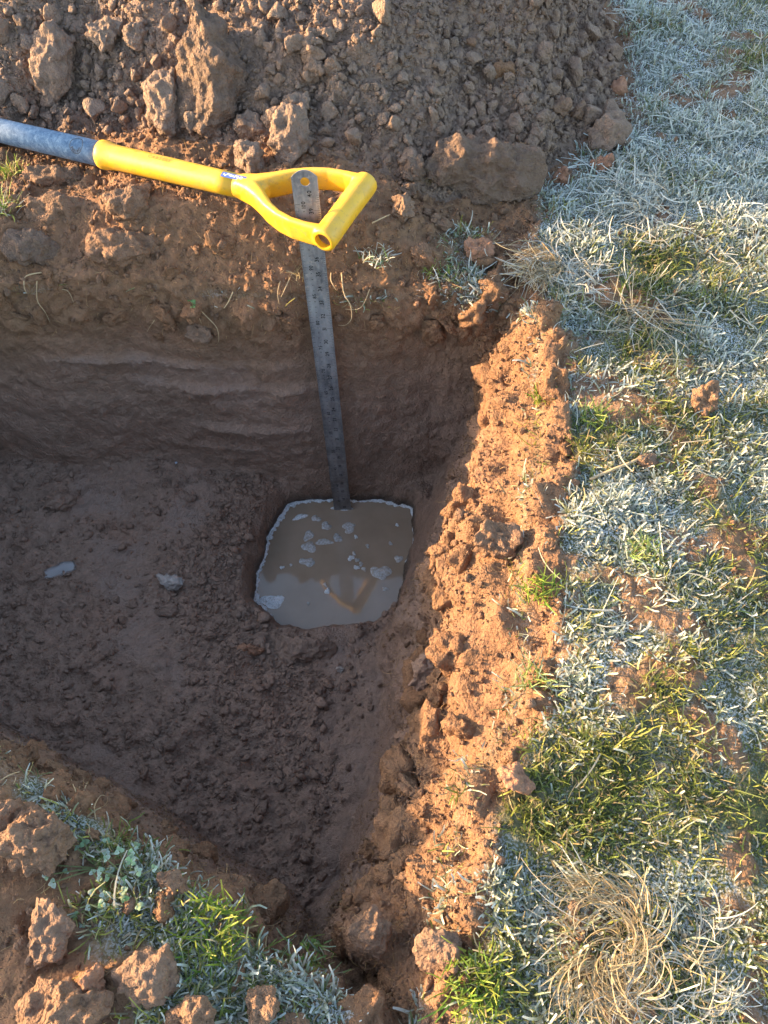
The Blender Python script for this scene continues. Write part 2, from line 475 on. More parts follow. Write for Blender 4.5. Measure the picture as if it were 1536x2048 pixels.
soak_f = sm(.028, .004, GZ - WATER_Z) * (SD > -.06)
smear_f = smooth_patch * floor_w + .7 * far_wall * np.clip(scr / .008, 0, 1)
nr, nc = X.shape
print('GRID', nr, nc)
idx = np.arange(nr * nc).reshape(nr, nc)
quads = np.stack([idx[:-1, :-1], idx[:-1, 1:], idx[1:, 1:], idx[1:, :-1]], -1).reshape(-1, 4)
qc = lambda A: (A[:-1, :-1] + A[1:, 1:]).reshape(-1) / 2
q_heap = (qc(HD) > .0) & (qc(PITZ) > -.01)
q_floor = (qc(floor_w) > .5) | ((qc(SD) > -.012) & (qc(PITZ) < -.4))
q_pit = (qc(PITZ) < -.02) & ~q_floor
q_land = ~(q_heap | q_floor | q_pit)

def sub_mesh(name, sel, mat):
    q = quads[sel]
    used, inv = np.unique(q, return_inverse=True)
    return mesh_np(name, GP[used], inv.reshape(-1, 4), [mat], True,
                   {'wet': wet_f.ravel()[used], 'turf': turf.ravel()[used], 'frost': frost_f.ravel()[used], 'soak': soak_f.ravel()[used], 'smear': smear_f.ravel()[used]})

ground_me = sub_mesh("ground", q_land, M_GROUND)
ground = tag(link("ground", ground_me), kind='structure')
# the field goes on to the horizon: a skirt round the detailed sheet, part of the same ground
bmg = bmesh.new(); bmg.from_mesh(ground_me)
o = [(-1.6, -.6), (1.7, -.6), (1.7, 2.7), (-1.6, 2.7)]
oo = [(-150, -150), (150, -150), (150, 150), (-150, 150)]
vi = [bmg.verts.new((*p, 0)) for p in o]; vo = [bmg.verts.new((*p, 0)) for p in oo]
lt = bmg.verts.layers.float.get('turf')
lf = bmg.verts.layers.float.get('frost')
for v in vi + vo: v[lt] = 1.0; v[lf] = .6
for k in range(4):
    bmg.faces.new((vo[k], vo[(k + 1) % 4], vi[(k + 1) % 4], vi[k])).smooth = True
bmg.to_mesh(ground_me); bmg.free()
pit_wall = tag(link("pit_wall", sub_mesh("pit_wall", q_pit, M_PIT)), kind='structure')
pit_floor = tag(link("pit_floor", sub_mesh("pit_floor", q_floor, M_PIT)), kind='structure')
spoil_heap = tag(link("spoil_heap", sub_mesh("spoil_heap", q_heap, M_HEAP)),
                 "heap of loose brown dug soil behind the pit and the spade", "soil heap")

# where a photo pixel meets the built surface
CF = np.array([0, math.sin(PITCH), -math.cos(PITCH)]); CU = np.array([0, math.cos(PITCH), math.sin(PITCH)])
rel = GP - np.array([0, 0, CAM_Z])
DEP = rel @ CF
PXu = 768 + FPX * rel[:, 0] / np.maximum(DEP, 1e-3); PXv = 1024 - FPX * (rel @ CU) / np.maximum(DEP, 1e-3)

def spot(px, py, r=5):
    m = np.where((np.abs(PXu - px) < r) & (np.abs(PXv - py) < r) & (DEP > .1))[0]
    if len(m) == 0: return spot(px, py, r * 2)
    k = m[np.argmin(DEP[m])]
    mm = m[DEP[m] < DEP[k] + .02]
    return Vector(GP[mm].mean(0)), Vector(GNf[mm].mean(0)).normalized()

def ray_at(px, py, depth):
    d = CF + CU * ((1024 - py) / FPX) + np.array([1, 0, 0]) * ((px - 768) / FPX)
    return Vector(np.array([0, 0, CAM_Z]) + d * depth)

# ================================================================ water in the test hole
def water_contour(nb=96):
    c = np.array([-.092, .682])
    m = (np.abs(GP[:, 2] - WATER_Z) < .006) & (SD.ravel() > -.05) & (SD.ravel() < .06)
    p = GP[m][:, :2] - c
    a = np.arctan2(p[:, 1], p[:, 0]); r = np.hypot(p[:, 0], p[:, 1])
    b = ((a + np.pi) / (2 * np.pi) * nb).astype(int) % nb
    rr = np.full(nb, np.nan)
    for k in range(nb):
        if (b == k).any(): rr[k] = np.median(r[b == k])
    ok = ~np.isnan(rr); ii = np.arange(nb)
    rr = np.interp(ii, ii[ok], rr[ok], period=nb)
    rr = (np.roll(rr, 1) + 2 * rr + np.roll(rr, -1)) / 4
    ang = -np.pi + (ii + .5) / nb * 2 * np.pi
    return c, ang, rr
WC, WANG, WRAD = water_contour()

mw, nt, nodes, links, bs = new_mat("muddy_water")
g = nodes.new("ShaderNodeNewGeometry")
nz = noise_node(nodes, links, g.outputs['Position'], 14, 4)
cr = ramp(nodes, links, nz.outputs[0], [(0.3, (0.235, 0.162, 0.108)), (0.7, (0.285, 0.202, 0.142))])
links.new(cr.outputs[0], bs.inputs['Base Color'])
bs.inputs['Roughness'].default_value = 0.045
bs.inputs['IOR'].default_value = 1.36
bs.inputs['Specular IOR Level'].default_value = 1.0
nb_ = noise_node(nodes, links, g.outputs['Position'], 30, 2)
bp = nodes.new("ShaderNodeBump"); bp.inputs['Strength'].default_value = .06; bp.inputs['Distance'].default_value = .002
links.new(nb_.outputs[0], bp.inputs['Height']); links.new(bp.outputs[0], bs.inputs['Normal'])
V = [(WC[0], WC[1], WATER_Z)]; F = []
nbw = len(WANG)
for k in range(nbw):
    r_ = WRAD[k] + .03
    V.append((WC[0] + r_ * math.cos(WANG[k]), WC[1] + r_ * math.sin(WANG[k]), WATER_Z))
F = [(0, 1 + k, 1 + (k + 1) % nbw) for k in range(nbw)]
tag(link("water", mesh_np("water", V, F, [mw])), kind='structure')

# foam
mf, nt, nodes, links, bs = new_mat("foam")
tc = nodes.new("ShaderNodeNewGeometry")
vo = nodes.new("ShaderNodeTexVoronoi"); vo.inputs['Scale'].default_value = 420; links.new(tc.outputs['Position'], vo.inputs['Vector'])
cr = ramp(nodes, links, vo.outputs['Distance'], [(0.0, (0.72, 0.72, 0.74)), (0.55, (0.55, 0.53, 0.52)), (0.9, (0.33, 0.29, 0.25))])
links.new(cr.outputs[0], bs.inputs['Base Color']); bs.inputs['Roughness'].default_value = .35
bp = nodes.new("ShaderNodeBump"); bp.inputs['Strength'].default_value = .7; bp.inputs['Distance'].default_value = .002; bp.invert = True
links.new(vo.outputs['Distance'], bp.inputs['Height']); links.new(bp.outputs[0], bs.inputs['Normal'])
M_FOAM = mf
mf2, nt, nodes, links, bs = new_mat("thin_scum")
tc = nodes.new("ShaderNodeNewGeometry")
vo = nodes.new("ShaderNodeTexVoronoi"); vo.inputs['Scale'].default_value = 260; links.new(tc.outputs['Position'], vo.inputs['Vector'])
cr = ramp(nodes, links, vo.outputs['Distance'], [(0.0, (0.56, 0.53, 0.51)), (0.5, (0.45, 0.41, 0.38)), (0.9, (0.32, 0.26, 0.21))])
links.new(cr.outputs[0], bs.inputs['Base Color']); bs.inputs['Roughness'].default_value = .3
bp = nodes.new("ShaderNodeBump"); bp.inputs['Strength'].default_value = .5; bp.inputs['Distance'].default_value = .0015
links.new(vo.outputs['Distance'], bp.inputs['Height']); links.new(bp.outputs[0], bs.inputs['Normal'])
bs.inputs['Alpha'].default_value = .78
M_SCUM = mf2

def foam_line():
    n = 420; V = []; F = []
    for k in range(n):
        a = -math.pi + 2 * math.pi * k / n
        r_ = np.interp(a, WANG, WRAD, period=2 * math.pi) + .001
        deg = math.degrees(a)
        # thick on the far and left edge, thin on the right, none on the near edge
        t = np.interp(deg, [-180, -160, -150, -140, -125, -40, -20, 0, 30, 50, 75, 95, 110, 130, 150, 165, 180],
                      [8, 7.5, 9, 6, 0, 0, 1.6, 2.2, 2.6, 7.0, 5.0, 5.5, 9, 12.5, 10.5, 7.5, 8]) / 1000
        t *= .35 + 1.6 * abs(float(gnoise(np.array([k * .21]), 0.3, .7, 7)[0])) + .5 * abs(float(gnoise(np.array([k * .07]), 0.3, 2.7, 8)[0]))
        for q in range(6):
            f = q / 5
            rad = r_ + .005 - (t + .005) * f if t > 0 else r_ + .005
            hgt = .0035 * math.sqrt(max(0, 1 - (2 * f - .9)**2 / 1.21)) * min(1, t / .004) - .0006
            hgt += .0006 * float(gnoise(np.array([k * .8]), q * 1.3, .2, 9)[0])
            V.append((WC[0] + rad * math.cos(a), WC[1] + rad * math.sin(a), WATER_Z + hgt))
    for k in range(n):
        for q in range(5):
            a0 = k * 6 + q; b0 = ((k + 1) % n) * 6 + q
            F.append((a0, b0, b0 + 1, a0 + 1))
    return mesh_np("foam_line", V, F, [M_FOAM])
tag(link("foam_line", foam_line()), "white bubbly foam line clinging round the edge of the muddy water", "foam")

def on_water(px, py):
    d = CF + CU * ((1024 - py) / FPX) + np.array([1, 0, 0]) * ((px - 768) / FPX)
    t = (WATER_Z - CAM_Z) / d[2]
    return Vector((d[0] * t, d[1] * t, WATER_Z))

def scum(px, py, w, h, rot, label, mat=None, seed=0, group=None):
    c = on_water(px, py); s = 1.5 / FPX * 1.0
    a_, b_ = w * s / 2, h * s / 2 * 1.15
    n = 22; V = [(0, 0, .0022)]; F = []
    rr = random.Random(seed * 31 + 5)
    ph = [rr.uniform(0, 6.28) for _ in range(4)]
    for ring, hh in ((.55, .0018), (.9, .001), (1.0, -.0004)):
        for k in range(n):
            t = 2 * math.pi * k / n
            m = 1.12 + .22 * math.sin(2 * t + ph[0]) + .18 * math.sin(3 * t + ph[1]) + .09 * math.sin(5 * t + ph[2])
            x, y = a_ * m * ring * math.cos(t), b_ * m * ring * math.sin(t)
            V.append((x * math.cos(rot) - y * math.sin(rot), x * math.sin(rot) + y * math.cos(rot), hh))
    me = bpy.data.meshes.new("foam_patch")
    F = [(0, 1 + k, 1 + (k + 1) % n) for k in range(n)]
    for ring in range(2):
        for k in range(n):
            p = 1 + ring * n
            F.append((p + k, p + n + k, p + n + (k + 1) % n, p + (k + 1) % n))
    me.from_pydata(V, [], F); me.materials.append(mat or M_SCUM)
    for p in me.polygons: p.use_smooth = True
    o = link("foam_patch", me); o.location = c
    return tag(o, label, "foam", group)

scum(545, 1203, 36, 27, .1, "largest white foam bubble raft at the near left edge of the water", M_FOAM, 1)
scum(762, 1145, 34, 26, -.4, "rounded grey foam raft near the right side of the water", None, 2)
scum(615, 1124, 26, 17, 0, "grey foam blob in the left middle of the water", None, 3)
scum(618, 1094, 28, 18, .2, "pitted grey foam blob above the left middle of the water", None, 4)
scum(617, 1071, 16, 22, 0, "small upright foam blob left of the foam ring below the rule", None, 5)
scum(652, 1052, 19, 15, .8, "curled foam strip just left of the rule reflection", None, 6)
scum(698, 1055, 27, 18, .5, "foam raft below the foot of the steel rule", None, 7)
scum(675, 1076, 17, 15, 0, "round foam disc below and left of the raft at the rule", None, 8)
scum(648, 1084, 30, 12, -.15, "thin pointed foam smear in the upper middle of the water", None, 9)
scum(632, 1037, 17, 12, 0, "small foam fleck near the far left foam line", None, 10)
scum(600, 1034, 30, 9, .5, "broken foam shred beside the thick far left foam line", M_FOAM, 11)
scum(797, 1118, 13, 15, 0, "small foam fleck close to the right edge of the water", None, 12)
for i, (px, py, w) in enumerate(((702, 1116, 12), (714, 1120, 9), (722, 1128, 9), (713, 1135, 10), (728, 1138, 9), (708, 1107, 8), (564, 1135, 8), (582, 1130, 6),
                                 (650, 1170, 9), (655, 1182, 12), (617, 1207, 6), (781, 1087, 8), (794, 1050, 7), (770, 1178, 10), (735, 1092, 8), (712, 1074, 8))):
    scum(px, py, w, w * .8, i, "tiny foam fleck floating on the muddy water", M_FOAM if i % 3 == 0 else None, 20 + i, "tiny foam flecks on the water")

# ================================================================ steel rule
RW = Vector((-.0855, .799, WATER_Z)); RT = RW + Vector((-.021, .098, .723))
r_up = (RT - RW).normalized(); r_x = Vector((1, 0, 0)); r_x = (r_x - r_up * r_x.dot(r_up)).normalized()
r_n = r_x.cross(r_up)          # away or toward camera
if r_n.y > 0: r_n = -r_n
RULE_W = .035
rule = empty("steel_rule", RW)
tag(rule, "upright stained steel rule standing in the muddy water through the spade grip", "ruler")
def rule_pt(a, L, off=0.0): return RW + r_x * a + r_up * L + r_n * off
cu = bpy.data.curves.new("rule_outline", 'CURVE'); cu.dimensions = '2D'; cu.fill_mode = 'BOTH'; cu.extrude = .0006; cu.resolution_u = 8
top = .730; hw = RULE_W / 2
pts = [(-hw, -.10), (hw, -.10), (hw, top - .010)]
for k in range(1, 12):
    a = k / 12; x = hw - 2 * hw * a
    pts.append((x, top - .010 + .010 * (1 - (x / hw)**2)))
pts += [(-hw, top - .010)]
for P in (pts, [(.0005 + .0063 * math.cos(t * math.pi / 8), top - .0165 + .0063 * math.sin(t * math.pi / 8)) for t in range(16)]):
    sp = cu.splines.new('POLY'); sp.points.add(len(P) - 1); sp.use_cyclic_u = True
    for q, p in zip(sp.points, P): q.co = (p[0], p[1], 0, 1)
ob = bpy.data.objects.new("tmp", cu); COL.objects.link(ob)
me = bpy.data.meshes.new_from_object(ob.evaluated_get(bpy.context.evaluated_depsgraph_get()))
bpy.data.objects.remove(ob)
me.transform(Matrix(((r_x.x, r_up.x, r_n.x, 0), (r_x.y, r_up.y, r_n.y, 0), (r_x.z, r_up.z, r_n.z, 0), (0, 0, 0, 1))))
ms, nt, nodes, links, bs = new_mat("stained_steel")
tc = nodes.new("ShaderNodeTexCoord")
mp = nodes.new("ShaderNodeMapping"); mp.inputs['Scale'].default_value = (1, 1, .25); links.new(tc.outputs['Object'], mp.inputs[0])
n1 = noise_node(nodes, links, mp.outputs[0], 55, 6, .65); n2 = noise_node(nodes, links, tc.outputs['Object'], 160, 5, .7)
c1 = ramp(nodes, links, n1.outputs[0], [(0.28, (0.10, 0.10, 0.11)), (0.5, (0.27, 0.27, 0.28)), (0.75, (0.46, 0.45, 0.44))])
dust = ramp(nodes, links, n2.outputs[0], [(0.5, (0, 0, 0)), (0.72, (1, 1, 1))])
cc = mix(nodes, links, dust.outputs[0], c1.outputs[0], (0.36, 0.32, 0.29))
sx = nodes.new("ShaderNodeSeparateXYZ"); links.new(tc.outputs['Object'], sx.inputs[0])
md_ = nodes.new("ShaderNodeMapRange"); links.new(sx.outputs['Z'], md_.inputs[0]); md_.inputs[1].default_value = .50; md_.inputs[2].default_value = -.02; md_.inputs[3].default_value = .0; md_.inputs[4].default_value = .75
n5 = noise_node(nodes, links, tc.outputs['Object'], 38, 4, .6)
m5 = nodes.new("ShaderNodeMath"); m5.operation = 'MULTIPLY'; links.new(md_.outputs[0], m5.inputs[0])
r5 = ramp(nodes, links, n5.outputs[0], [(0.3, (0.25, 0.25, 0.25)), (0.6, (1, 1, 1))]); links.new(r5.outputs[0], m5.inputs[1])
cc = mix(nodes, links, m5.outputs[0], cc, (0.15, 0.105, 0.080))
links.new(cc, bs.inputs['Base Color'])
mr = nodes.new("ShaderNodeMapRange"); links.new(dust.outputs[0], mr.inputs[0]); mr.inputs[3].default_value = .55; mr.inputs[4].default_value = .15
links.new(mr.outputs[0], bs.inputs['Metallic'])
rr_ = ramp(nodes, links, n1.outputs[0], [(0.3, (.52,) * 3), (0.7, (.36,) * 3)]); links.new(rr_.outputs[0], bs.inputs['Roughness'])
me.materials.clear(); me.materials.append(ms)
ob = link("rule_blade", me, rule, keep=False)
M_INK = plain("black_engraving", (0.016, 0.016, 0.016), .6, .3)
V = []; F = []
def add_text(txt, a, L, size):
    global V, F
    v, f, w = text2d(txt, size)
    base = len(V)
    for p in v:      # reads upward along the rule
        V.append(r_x * (a - (p[1] - size * .35)) + r_up * (L + p[0] - w / 2) + r_n * .0009)
    F += [tuple(i + base for i in t) for t in f]
def add_tick(a0, a1, L, w=.00045):
    base = len(V)
    for a_, l_ in ((a0, L - w / 2), (a1, L - w / 2), (a1, L + w / 2), (a0, L + w / 2)):
        V.append(r_x * a_ + r_up * l_ + r_n * .0009)
    F.append((base, base + 1, base + 2, base + 3))
inch = lambda i: (i - 12.54) * .0254
for i in range(13, 41):
    add_text(str(i), .0045, inch(i) - .001, .0086)
    if i < 40:
        for q in range(8):
            L = inch(i) + q * .0254 / 8
            add_tick(hw - (.0085 if q == 0 else .006 if q == 4 else .0035), hw - .0003, L, .0004)
for c_ in range(33, 101):
    L = inch(c_ / 2.54)
    if L < .004: continue
    add_tick(-hw + .0003, -hw + (.0075 if c_ % 5 == 0 else .0055), L, .0004)
    if c_ % 5 == 0: add_text(str(c_), -.0052, L - .001, .0078)
    else: add_text(str(c_ % 10), -.0052, L - .0008, .0034)
    for q in range(1, 10):
        if L + q * .001 < inch(39.37): add_tick(-hw + .0003, -hw + (.0042 if q == 5 else .0025), L + q * .001, .0002)
me = bpy.data.meshes.new("printed_scale"); me.from_pydata(V, [], F); me.materials.append(M_INK)
tag(link("printed_scale", me, rule, keep=False), kind='stuff')
scum(685, 1017, 38, 8, .02, "white foam pad round the foot of the steel rule", M_FOAM, 70)

# ================================================================ spade (grip end of the shaft)
SM = Vector((-.054, .904, .133)); SS = Vector((-.189, .970, .117))
e_u = (SM - SS); LOOP = e_u.length; e_u.normalize()
e_v = Vector((.047, .096, .002)).normalized(); e_v = (e_v - e_u * e_v.dot(e_u)).normalized()
e_w = e_u.cross(e_v).normalized()
if e_w.z < 0: e_w = -e_w
spade = empty("spade", SS)
tag(spade, "long handled spade with yellow plastic grip and blue shaft lying on the soil bank", "spade")
def SP(u, v, w): return SS + e_u * u + e_v * v + e_w * w
def ring_tube(rings, n=24, close=True):
    """rings: list of (center, axis_a, axis_b) -> verts, faces"""
    V = []; F = []
    for c, a_, b_ in rings:
        for k in range(n):
            t = 2 * math.pi * k / n
            V.append(c + a_ * math.cos(t) + b_ * math.sin(t))
    for i in range(len(rings) - 1):
        for k in range(n):
            F.append((i * n + k, i * n + (k + 1) % n, (i + 1) * n + (k + 1) % n, (i + 1) * n + k))
    if close:
        F.append(tuple(range(n))[::-1]); F.append(tuple((len(rings) - 1) * n + k for k in range(n)))
    return V, F
def pym(name, V, F, mat, smooth=True):
    me = bpy.data.meshes.new(name); me.from_pydata([tuple(v) for v in V], [], F); me.materials.append(mat)
    if smooth:
        for p in me.polygons: p.use_smooth = True
    bm = bmesh.new(); bm.from_mesh(me); bmesh.ops.recalc_face_normals(bm, faces=bm.faces); bm.to_mesh(me); bm.free()
    return me

my, nt, nodes, links, bs = new_mat("yellow_plastic")
g = nodes.new("ShaderNodeNewGeometry")
n1 = noise_node(nodes, links, g.outputs['Position'], 35, 5, .65); n2 = noise_node(nodes, links, g.outputs['Position'], 140, 6, .7)
c1 = ramp(nodes, links, n1.outputs[0], [(0.3, (0.58, 0.30, 0.010)), (0.65, (0.68, 0.375, 0.014))])
dirt = ramp(nodes, links, n2.outputs[0], [(0.54, (0, 0, 0)), (0.70, (1, 1, 1))])
dirt2 = nodes.new("ShaderNodeMath"); dirt2.operation = 'MULTIPLY'; links.new(dirt.outputs[0], dirt2.inputs[0]); dirt2.inputs[1].default_value = .6
n6 = noise_node(nodes, links, g.outputs['Position'], 22, 4, .7)
d6 = ramp(nodes, links, n6.outputs[0], [(0.46, (0, 0, 0)), (0.72, (.55, .55, .55))])
cdul = mix(nodes, links, d6.outputs[0], c1.outputs[0], (0.40, 0.25, 0.07))
cc = mix(nodes, links, dirt2.outputs[0], cdul, (0.26, 0.15, 0.06))
links.new(cc, bs.inputs['Base Color'])
rr_ = ramp(nodes, links, n2.outputs[0], [(0.35, (.36,) * 3), (0.65, (.62,) * 3)]); links.new(rr_.outputs[0], bs.inputs['Roughness'])
bp = nodes.new("ShaderNodeBump"); bp.inputs['Strength'].default_value = .15; bp.inputs['Distance'].default_value = .001
links.new(n2.outputs[0], bp.inputs['Height']); links.new(bp.outputs[0], bs.inputs['Normal'])
M_YEL = my
M_YELD = plain("yellow_moulded_mark", (0.34, 0.17, 0.01), .5)

V, F = [], []
def joinvf(v, f):
    global V, F
    b = len(V); V += v; F += [tuple(i + b for i in t) for t in f]
ctrl = [(-.020, .000, .0150, .0176), (.004, .008, .0130, .0180), (.026, .022, .0100, .0180), (.048, .038, .0078, .0178), (.072, .050, .0066, .0176),
        (.096, .0565, .0062, .0174), (.122, .0585, .0062, .0172), (LOOP, .0575, .0085, .0170)]
for sgn in (1, -1):
    rings = []
    for i, (u, v, a_, b_) in enumerate(ctrl):
        p0 = ctrl[max(0, i - 1)]; p1 = ctrl[min(len(ctrl) - 1, i + 1)]
        tu, tv = p1[0] - p0[0], p1[1] - p0[1]; l_ = math.hypot(tu, tv); tu /= l_; tv /= l_
        nrm_ = e_u * (-tv) + e_v * (tu * sgn)
        rings.append((SP(u, v * sgn, 0), nrm_ * a_, e_w * b_))
    # squarish section: superellipse
    vv = []; n = 24
    for c, a_, b_ in rings:
        for k in range(n):
            t = 2 * math.pi * k / n
            ct, st = math.cos(t), math.sin(t)
            vv.append(c + a_ * math.copysign(abs(ct)**.65, ct) + b_ * math.copysign(abs(st)**.65, st))
    ff = []
    for i in range(len(rings) - 1):
        for k in range(n): ff.append((i * n + k, i * n + (k + 1) % n, (i + 1) * n + (k + 1) % n, (i + 1) * n + k))
    ff += [tuple(range(n))[::-1], tuple((len(rings) - 1) * n + k for k in range(n))]
    joinvf(vv, ff)
bar = [(-.068, .0150), (-.0660, .0175), (-.05, .0180), (0, .0172), (.05, .0180), (.0660, .0175), (.068, .0150)]
v_, f_ = ring_tube([(SP(LOOP, q, 0), e_u * r_, e_w * r_) for q, r_ in bar], 28); joinvf(v_, f_)
v_, f_ = ring_tube([(SP(u, 0, 0), e_v * r_, e_w * r_) for u, r_ in ((-.05, .0168), (-.01, .0170), (.012, .0150), (.022, .008))], 28); joinvf(v_, f_)
me = pym("yoke", V, F, M_YEL)
ob = bpy.data.objects.new("tmp", me); COL.objects.link(ob)
md = ob.modifiers.new("r", 'REMESH'); md.mode = 'VOXEL'; md.voxel_size = .0014; md.use_smooth_shade = True
md = ob.modifiers.new("s", 'SMOOTH'); md.iterations = 7; md.factor = .5
for sgn in (1, -1):
    cv, cf = ring_tube([(SP(LOOP, sgn * .056, 0), e_u * .0118, e_w * .0118), (SP(LOOP, sgn * .08, 0), e_u * .0118, e_w * .0118)], 32)
    ocut = bpy.data.objects.new("cut", pym("cut", cv, cf, M_YEL)); COL.objects.link(ocut)
    md = ob.modifiers.new("b", 'BOOLEAN'); md.operation = 'DIFFERENCE'; md.object = ocut; md.solver = 'EXACT'
dg = bpy.context.evaluated_depsgraph_get()
gm = bpy.data.meshes.new_from_object(ob.evaluated_get(dg))
for o_ in [o for o in COL.objects if o.name.startswith(("tmp", "cut"))]: bpy.data.objects.remove(o_)
gm.materials.clear(); gm.materials.append(M_YEL)
gm.polygons.foreach_set('use_smooth', np.ones(len(gm.polygons), dtype=bool))
try: gm.set_sharp_from_angle(angle=R(50))
except Exception: pass
grip = link("grip", gm, spade)
for sgn in (1, -1):
    cv, cf = ring_tube([(SP(LOOP, sgn * .0555, 0), e_u * .0122, e_w * .0122), (SP(LOOP, sgn * .0585, 0), e_u * .0122, e_w * .0122)], 24)
    link("bar_plug", pym("bar_plug", cv, cf, M_CLOD, False), grip, keep=False).location = (0, 0, 0)
# yellow socket tube with a flared collar
U1 = -.285
v_, f_ = ring_tube([(SP(u, 0, 0), e_v * r_, e_w * r_) for u, r_ in
    ((U1, .0195), (U1 + .001, .0215), (U1 + .006, .0220), (U1 + .012, .0212), (U1 + .022, .0192), (U1 + .032, .0186), (-.16, .0180), (-.06, .0172), (-.03, .0169))], 40)
link("handle_tube", pym("handle_tube", v_, f_, M_YEL), spade)
mbl, nt, nodes, links, bs = new_mat("blue_fibreglass")
tc = nodes.new("ShaderNodeNewGeometry")
n1 = noise_node(nodes, links, tc.outputs['Position'], 130, 6, .75, .6); n2 = noise_node(nodes, links, tc.outputs['Position'], 18, 4, .6)
c1 = ramp(nodes, links, n1.outputs[0], [(0.34, (0.085, 0.135, 0.205)), (0.52, (0.185, 0.245, 0.32)), (0.70, (0.42, 0.46, 0.49))])
c2 = ramp(nodes, links, n2.outputs[0], [(0.35, (0.7, 0.75, 0.8)), (0.7, (1.15, 1.1, 1.05))])
links.new(mix(nodes, links, 1.0, c1.outputs[0], c2.outputs[0], 'MULTIPLY'), bs.inputs['Base Color']); bs.inputs['Roughness'].default_value = .42
M_BLUE = mbl
v_, f_ = ring_tube([(SP(u, 0, 0), e_v * r_, e_w * r_) for u, r_ in ((U1 + .003, .0188), (U1 - .3, .0190), (U1 - .62, .0190), (U1 - .70, .0165))], 40)
shaft = link("shaft", pym("shaft", v_, f_, M_BLUE), spade)
# lettering wrapped on the tube
tocam = (Vector((0, 0, CAM_Z)) - SP(-.2, 0, 0)); tocam = (tocam - e_u * tocam.dot(e_u)).normalized()
tup = e_u.cross(tocam).normalized()
if tup.y < 0: tup = -tup
def wrap(u, b, r_, th0):
    th = th0 + b / r_
    return SP(u, 0, 0) + (tocam * math.cos(th) + tup * math.sin(th)) * (r_ + .00035)
def wrap_mesh(name, pts2, F, u0, r_, th0, mat, parent, flip=False):
    s_ = -1 if flip else 1
    me = bpy.data.meshes.new(name)
    me.from_pydata([tuple(wrap(u0 + s_ * p[0], s_ * p[1], r_, th0)) for p in pts2], [], F); me.materials.append(mat)
    return link(name, me, parent)
def strip2(P, w):
    V = []; F = []
    for i, p in enumerate(P):
        a_ = P[max(0, i - 1)]; b_ = P[min(len(P) - 1, i + 1)]
        dx, dy = b_[0] - a_[0], b_[1] - a_[1]; l_ = math.hypot(dx, dy) or 1
        V += [(p[0] - dy / l_ * w / 2, p[1] + dx / l_ * w / 2), (p[0] + dy / l_ * w / 2, p[1] - dx / l_ * w / 2)]
    for i in range(len(P) - 1): F.append((2 * i, 2 * i + 1, 2 * i + 3, 2 * i + 2))
    return V, F
v2, f2, w2 = text2d("CARTERS", .0085, .16)
tube_part = [o for o in spade.children if o.name.startswith("handle_tube")][0]
ob = wrap_mesh("raised_lettering", [(p[0] - w2 / 2, p[1]) for p in v2], f2, -.165, .0182, .62, M_YELD, tube_part); ob.location = (0, 0, 0)
P = [(-.055, .008), (-.058, .004), (-.055, -.004), (-.02, -.006), (.02, -.006), (.052, -.005), (.057, .0), (.056, .006)]
v2, f2 = strip2(P, .0007)
ob = wrap_mesh("panel_outline", v2, f2, -.155, .0182, .62, M_YELD, tube_part); ob.location = (0, 0, 0)
M_BADGE = plain("dark_moulded_badge", (0.02, 0.03, 0.05), .8, .1)
V2 = []; F2 = []
v2, f2 = strip2([(.0125 * math.cos(t * math.pi / 20), .0125 * math.sin(t * math.pi / 20)) for t in range(41)], .0010)
V2 += v2; F2 += f2
for i, ch in enumerate("CARTERS"):
    v2, f2, w2 = text2d(ch, .0058)
    a_ = R(150 - i * 20)
    b = len(V2)
    for p in v2:
        x, y = p[0] - w2 / 2, p[1]
        rot = a_ - math.pi / 2
        cx, cy = .0070 * math.cos(a_), .0070 * math.sin(a_)
        V2.append((cx + x * math.cos(rot) - y * math.sin(rot), cy + x * math.sin(rot) + y * math.cos(rot)))
    F2 += [tuple(i_ + b for i_ in t) for t in f2]
ob = wrap_mesh("maker_badge", V2, F2, -.322, .0189, .25, M_BADGE, shaft, flip=True); ob.location = (0, 0, 0)
# small printed sticker next to the yoke
M_STK = plain("sticker_blue", (0.05, 0.09, 0.30), .35); M_WHT = plain("print_white", (0.75, 0.75, 0.75), .4)
gv = [(u, b) for b in (-.0045, -.0015, .0015, .0045) for u in (-.021, -.007, .007, .021)]
gf = [(r_ * 4 + c, r_ * 4 + c + 1, r_ * 4 + c + 5, r_ * 4 + c + 4) for r_ in range(3) for c in range(3)]
ob = wrap_mesh("sticker", gv, gf, -.030, .0174, .70, M_STK, tube_part); ob.location = (0, 0, 0)
V2 = []; F2 = []
v2, f2, w2 = text2d("PRO", .0068, .12); V2 += [(p[0] + .002, p[1] - .0026) for p in v2]; F2 += f2
v2, f2 = strip2([(-.017, .0006), (-.014, -.002), (-.009, .0032)], .0016); b = len(V2); V2 += v2; F2 += [tuple(i + b for i in t) for t in f2]
v2, f2 = strip2([(-.007, .0), (.000, .0)], .003); b = len(V2); V2 += v2; F2 += [tuple(i + b for i in t) for t in f2]
ob = wrap_mesh("sticker_print", V2, F2, -.030, .0178, .70, M_WHT, tube_part); ob.location = (0, 0, 0)

# ================================================================ clods
ICO = {}
def ico(n):
    if n not in ICO:
        bm = bmesh.new(); bmesh.ops.create_icosphere(bm, subdivisions=n, radius=1.0)
        bm.verts.ensure_lookup_table()
        V = np.array([v.co[:] for v in bm.verts]); F = np.array([[v.index for v in f.verts] for f in bm.faces]); bm.free()
        ICO[n] = (V, F)
    return ICO[n]

